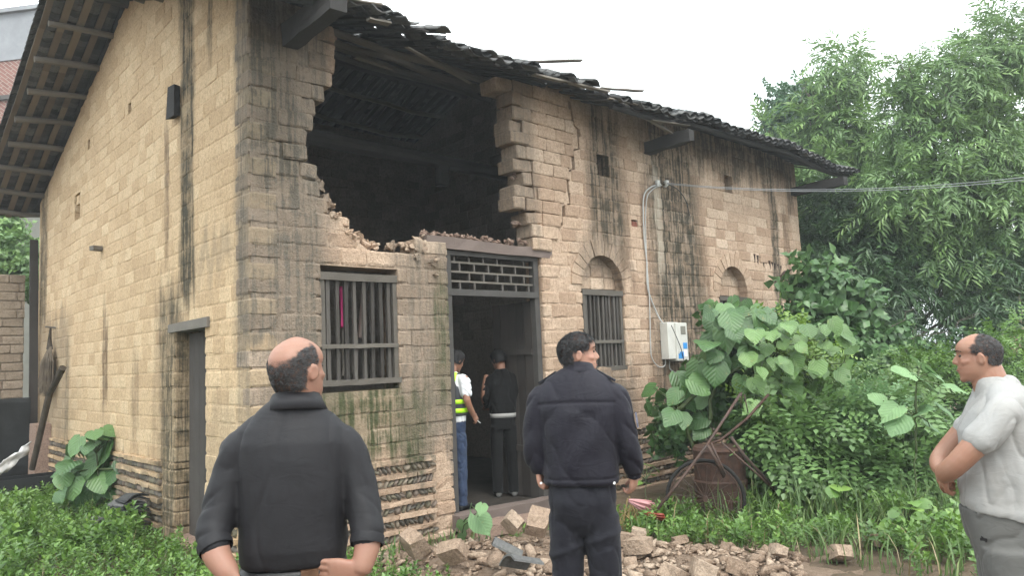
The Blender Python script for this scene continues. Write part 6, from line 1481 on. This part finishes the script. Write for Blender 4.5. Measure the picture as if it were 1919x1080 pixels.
# ================= two people in the doorway
def man_vest():
    root, off = person((845, 690), 8.55, R_(-38), 'person in a white T-shirt, dark vest with lime stripes and jeans standing in the doorway', .09)
    g = -.06; root.location.z = g; off = Vector((0, 0, -g))
    H = Head((.0, .045, 1.515), R_(-15), R_(-22), 1.0, 1.0)
    b = MB(); H.add(b); capsule(b, [(0, 0, 1.42), (0, .02, 1.56)], [.06, .056], 14); stack(b, [(.9, 0, 0, .13, .1, 2.4), (1.4, 0, 0, .12, .08, 2.4)])
    arm_tube(b, [(.19, 0, 1.42), (.235, -.03, 1.18), (.225, .10, 1.0)], [.045, .042, .03]); arm_tube(b, [(-.19, 0, 1.42), (-.235, -.03, 1.18), (-.2, .1, 1.0)], [.045, .042, .03])
    hand(b, (.225, .1, 1.0), (0, .6, -.7), (-1, 0, 0), 1, .8); hand(b, (-.2, .1, 1.0), (0, .6, -.7), (1, 0, 0), -1, .8)
    for sx in (-1, 1): capsule(b, [(sx*.085, 0, .88), (sx*.09, 0, .5), (sx*.09, 0, g+.1)], [.06, .05, .04], 12)
    child('body', fuse(b, .008, 2), MAT['skin_c'], root, off)
    s = MB(); stack(s, [(.93, 0, 0, .16, .115, 2.5), (1.1, 0, 0, .17, .12, 2.5), (1.3, 0, 0, .185, .12, 2.5), (1.42, 0, 0, .17, .1, 2.3), (1.47, 0, 0, .11, .08, 2.1), (1.505, 0, 0, .07, .065, 2)])
    arm_tube(s, [(.15, 0, 1.41), (.2, -.005, 1.37), (.228, -.02, 1.24)], [.066, .068, .062]); arm_tube(s, [(-.15, 0, 1.41), (-.2, -.005, 1.37), (-.228, -.02, 1.24)], [.066, .068, .062])
    me = fuse(s, .01, 3); displace(me, folds(1., .005)); child('t_shirt', me, MAT['white_cloth'], root, off)
    v = MB(); stack(v, [(1.0, 0, 0, .178, .132, 2.6), (1.1, 0, 0, .184, .136, 2.6), (1.3, 0, 0, .176, .136, 2.6), (1.40, 0, 0, .145, .118, 2.5), (1.485, 0, 0, .105, .095, 2.3)])
    vest = child('vest', fuse(v, .009, 2), MAT['vest'], root, off)
    def band(z0, z1, k=1.0):
        mb = MB(); w = np.interp((z0+z1)/2, [1.0, 1.1, 1.3, 1.4, 1.485], [.178, .184, .176, .145, .105])+.004; d = w/.178*.132
        loft(mb, [((0, 0, z0), (w, 0, 0), (0, d, 0), 2.6), ((0, 0, z1), (w, 0, 0), (0, d, 0), 2.6)], 40); mb.build('reflective_stripe', MAT['lime'], vest, True)
    band(1.035, 1.085); band(1.135, 1.185)
    for sx in (-1, 1): MB().beam((sx*.112, -.118, 1.40), (sx*.09, -.05, 1.492), .06, .014, up=(sx*.5, -.6, .6), seg=2).build('reflective_stripe', MAT['lime'], vest)
    for txt, z, size, x in (('\u6cd5', 1.255, .085, -.025), ('A', 1.09, .05, .03)):
        cu = bpy.data.curves.new('lettering', 'FONT'); cu.body = txt; cu.size = size; cu.extrude = .001; cu.align_x = 'CENTER'
        tmp = bpy.data.objects.new('tmp', cu); COL.objects.link(tmp); dg = bpy.context.evaluated_depsgraph_get(); me = bpy.data.meshes.new_from_object(tmp.evaluated_get(dg)); bpy.data.objects.remove(tmp)
        me.materials.clear(); me.materials.append(MAT['lime']); o = link('lettering', me, vest); o.location = (x, -.139, z); o.rotation_euler = (R_(90), 0, 0)
    t = MB(); stack(t, [(.76, 0, 0, .15, .11, 2.4), (.88, 0, 0, .158, .118, 2.4), (.96, 0, 0, .155, .112, 2.4)]); legs(t, .8, .08, 0, 0, .068, .062, g+.03, .082)
    me = fuse(t, .011, 3); displace(me, folds(6., .007, (7, 7, 8), 9)); child('jeans', me, MAT['jeans'], root, off)
    for sx in (-1, 1): shoe(root, off, sx*.1, .02, g, MAT['black_leather'])
    MB().tube([(.235, .16, .93), (.245, .2, .90)], .004, 8).build('cigarette', MAT['white_plastic'], root).location = off
    H.hair(root, off, lambda x, y, z: min(z-(.17 if y > .04 else .065), .08-y+(z-.17)*.6), MAT['hair'], .014, 6); H.face_bits(root, off)
man_vest()
def man_black():
    root, off = person((939, 690), 9.5, R_(8), 'person in black jacket and trousers with a white hem, back turned, inside the dark doorway')
    g = -.10; root.location.z = g; off = Vector((0, 0, -g))
    H = Head((-.01, .02, 1.50), R_(35), R_(-14), 1.0, 1.0)
    b = MB(); H.add(b); capsule(b, [(0, 0, 1.4), (0, .02, 1.55)], [.06, .056], 14); stack(b, [(.9, 0, 0, .13, .1, 2.4), (1.4, 0, 0, .12, .08, 2.4)])
    for sx in (-1, 1):
        W_ = (sx*.19, .17, 1.02); arm_tube(b, [(sx*.19, 0, 1.4), (sx*.24, -.03, 1.15), W_], [.045, .042, .03]); hand(b, W_, (-sx*.3, .8, 0), (0, 0, -1), -sx, .8); capsule(b, [(sx*.085, 0, .88), (sx*.09, 0, .5), (sx*.09, 0, g+.1)], [.06, .05, .04], 12)
    child('body', fuse(b, .009, 2), MAT['skin_c'], root, off)
    s = MB(); stack(s, [(.93, 0, 0, .175, .125, 2.5), (1.1, 0, 0, .18, .13, 2.5), (1.3, 0, 0, .195, .125, 2.5), (1.40, 0, 0, .175, .1, 2.3), (1.455, 0, 0, .11, .08, 2.1), (1.5, 0, 0, .072, .066, 2)])
    for sx in (-1, 1): arm_tube(s, [(sx*.13, 0, 1.385), (sx*.18, -.005, 1.35), (sx*.225, -.03, 1.15), (sx*.19, .12, 1.04)], [.06, .064, .056, .046])
    me = fuse(s, .011, 6); displace(me, folds(1.7, .006)); child('jacket', me, MAT['black_cloth'], root, off)
    hm = MB(); loft(hm, [((0, 0, .885), (.165, 0, 0), (0, .125, 0), 2.5), ((0, 0, .94), (.17, 0, 0), (0, .128, 0), 2.5)], 32); hm.build('shirt_hem', MAT['tee'], root, True).location = off
    t = MB(); stack(t, [(.74, 0, 0, .15, .11, 2.4), (.9, 0, 0, .158, .118, 2.4)]); legs(t, .78, .085, 0, 0, .07, .064, g+.03, .082); child('trousers', fuse(t, .012, 3), MAT['black_cloth'], root, off)
    for sx in (-1, 1): shoe(root, off, sx*.1, .02, g, MAT['grey_trousers'])
    H.hair(root, off, lambda x, y, z: min(z-(.17 if y > .04 else .065), .08-y+(z-.17)*.6), MAT['hair'], .014, 6); H.face_bits(root, off)
man_black()
# ------------------------------------------------------------------ damp air
def haze():
    m = NT('haze'); v = m.n('VolumePrincipled', {'Color': (.93, .97, 1.0), 'Density': HAZE, 'Anisotropy': .3}); m.nt.links.new(v.outputs[0], m.out.inputs['Volume'])
    o = MB().box((50, 50, 6.7), (2000, 2000, 16)).build('haze', m.mat); tag(o, kind='stuff')
HAZE = .0025
haze()
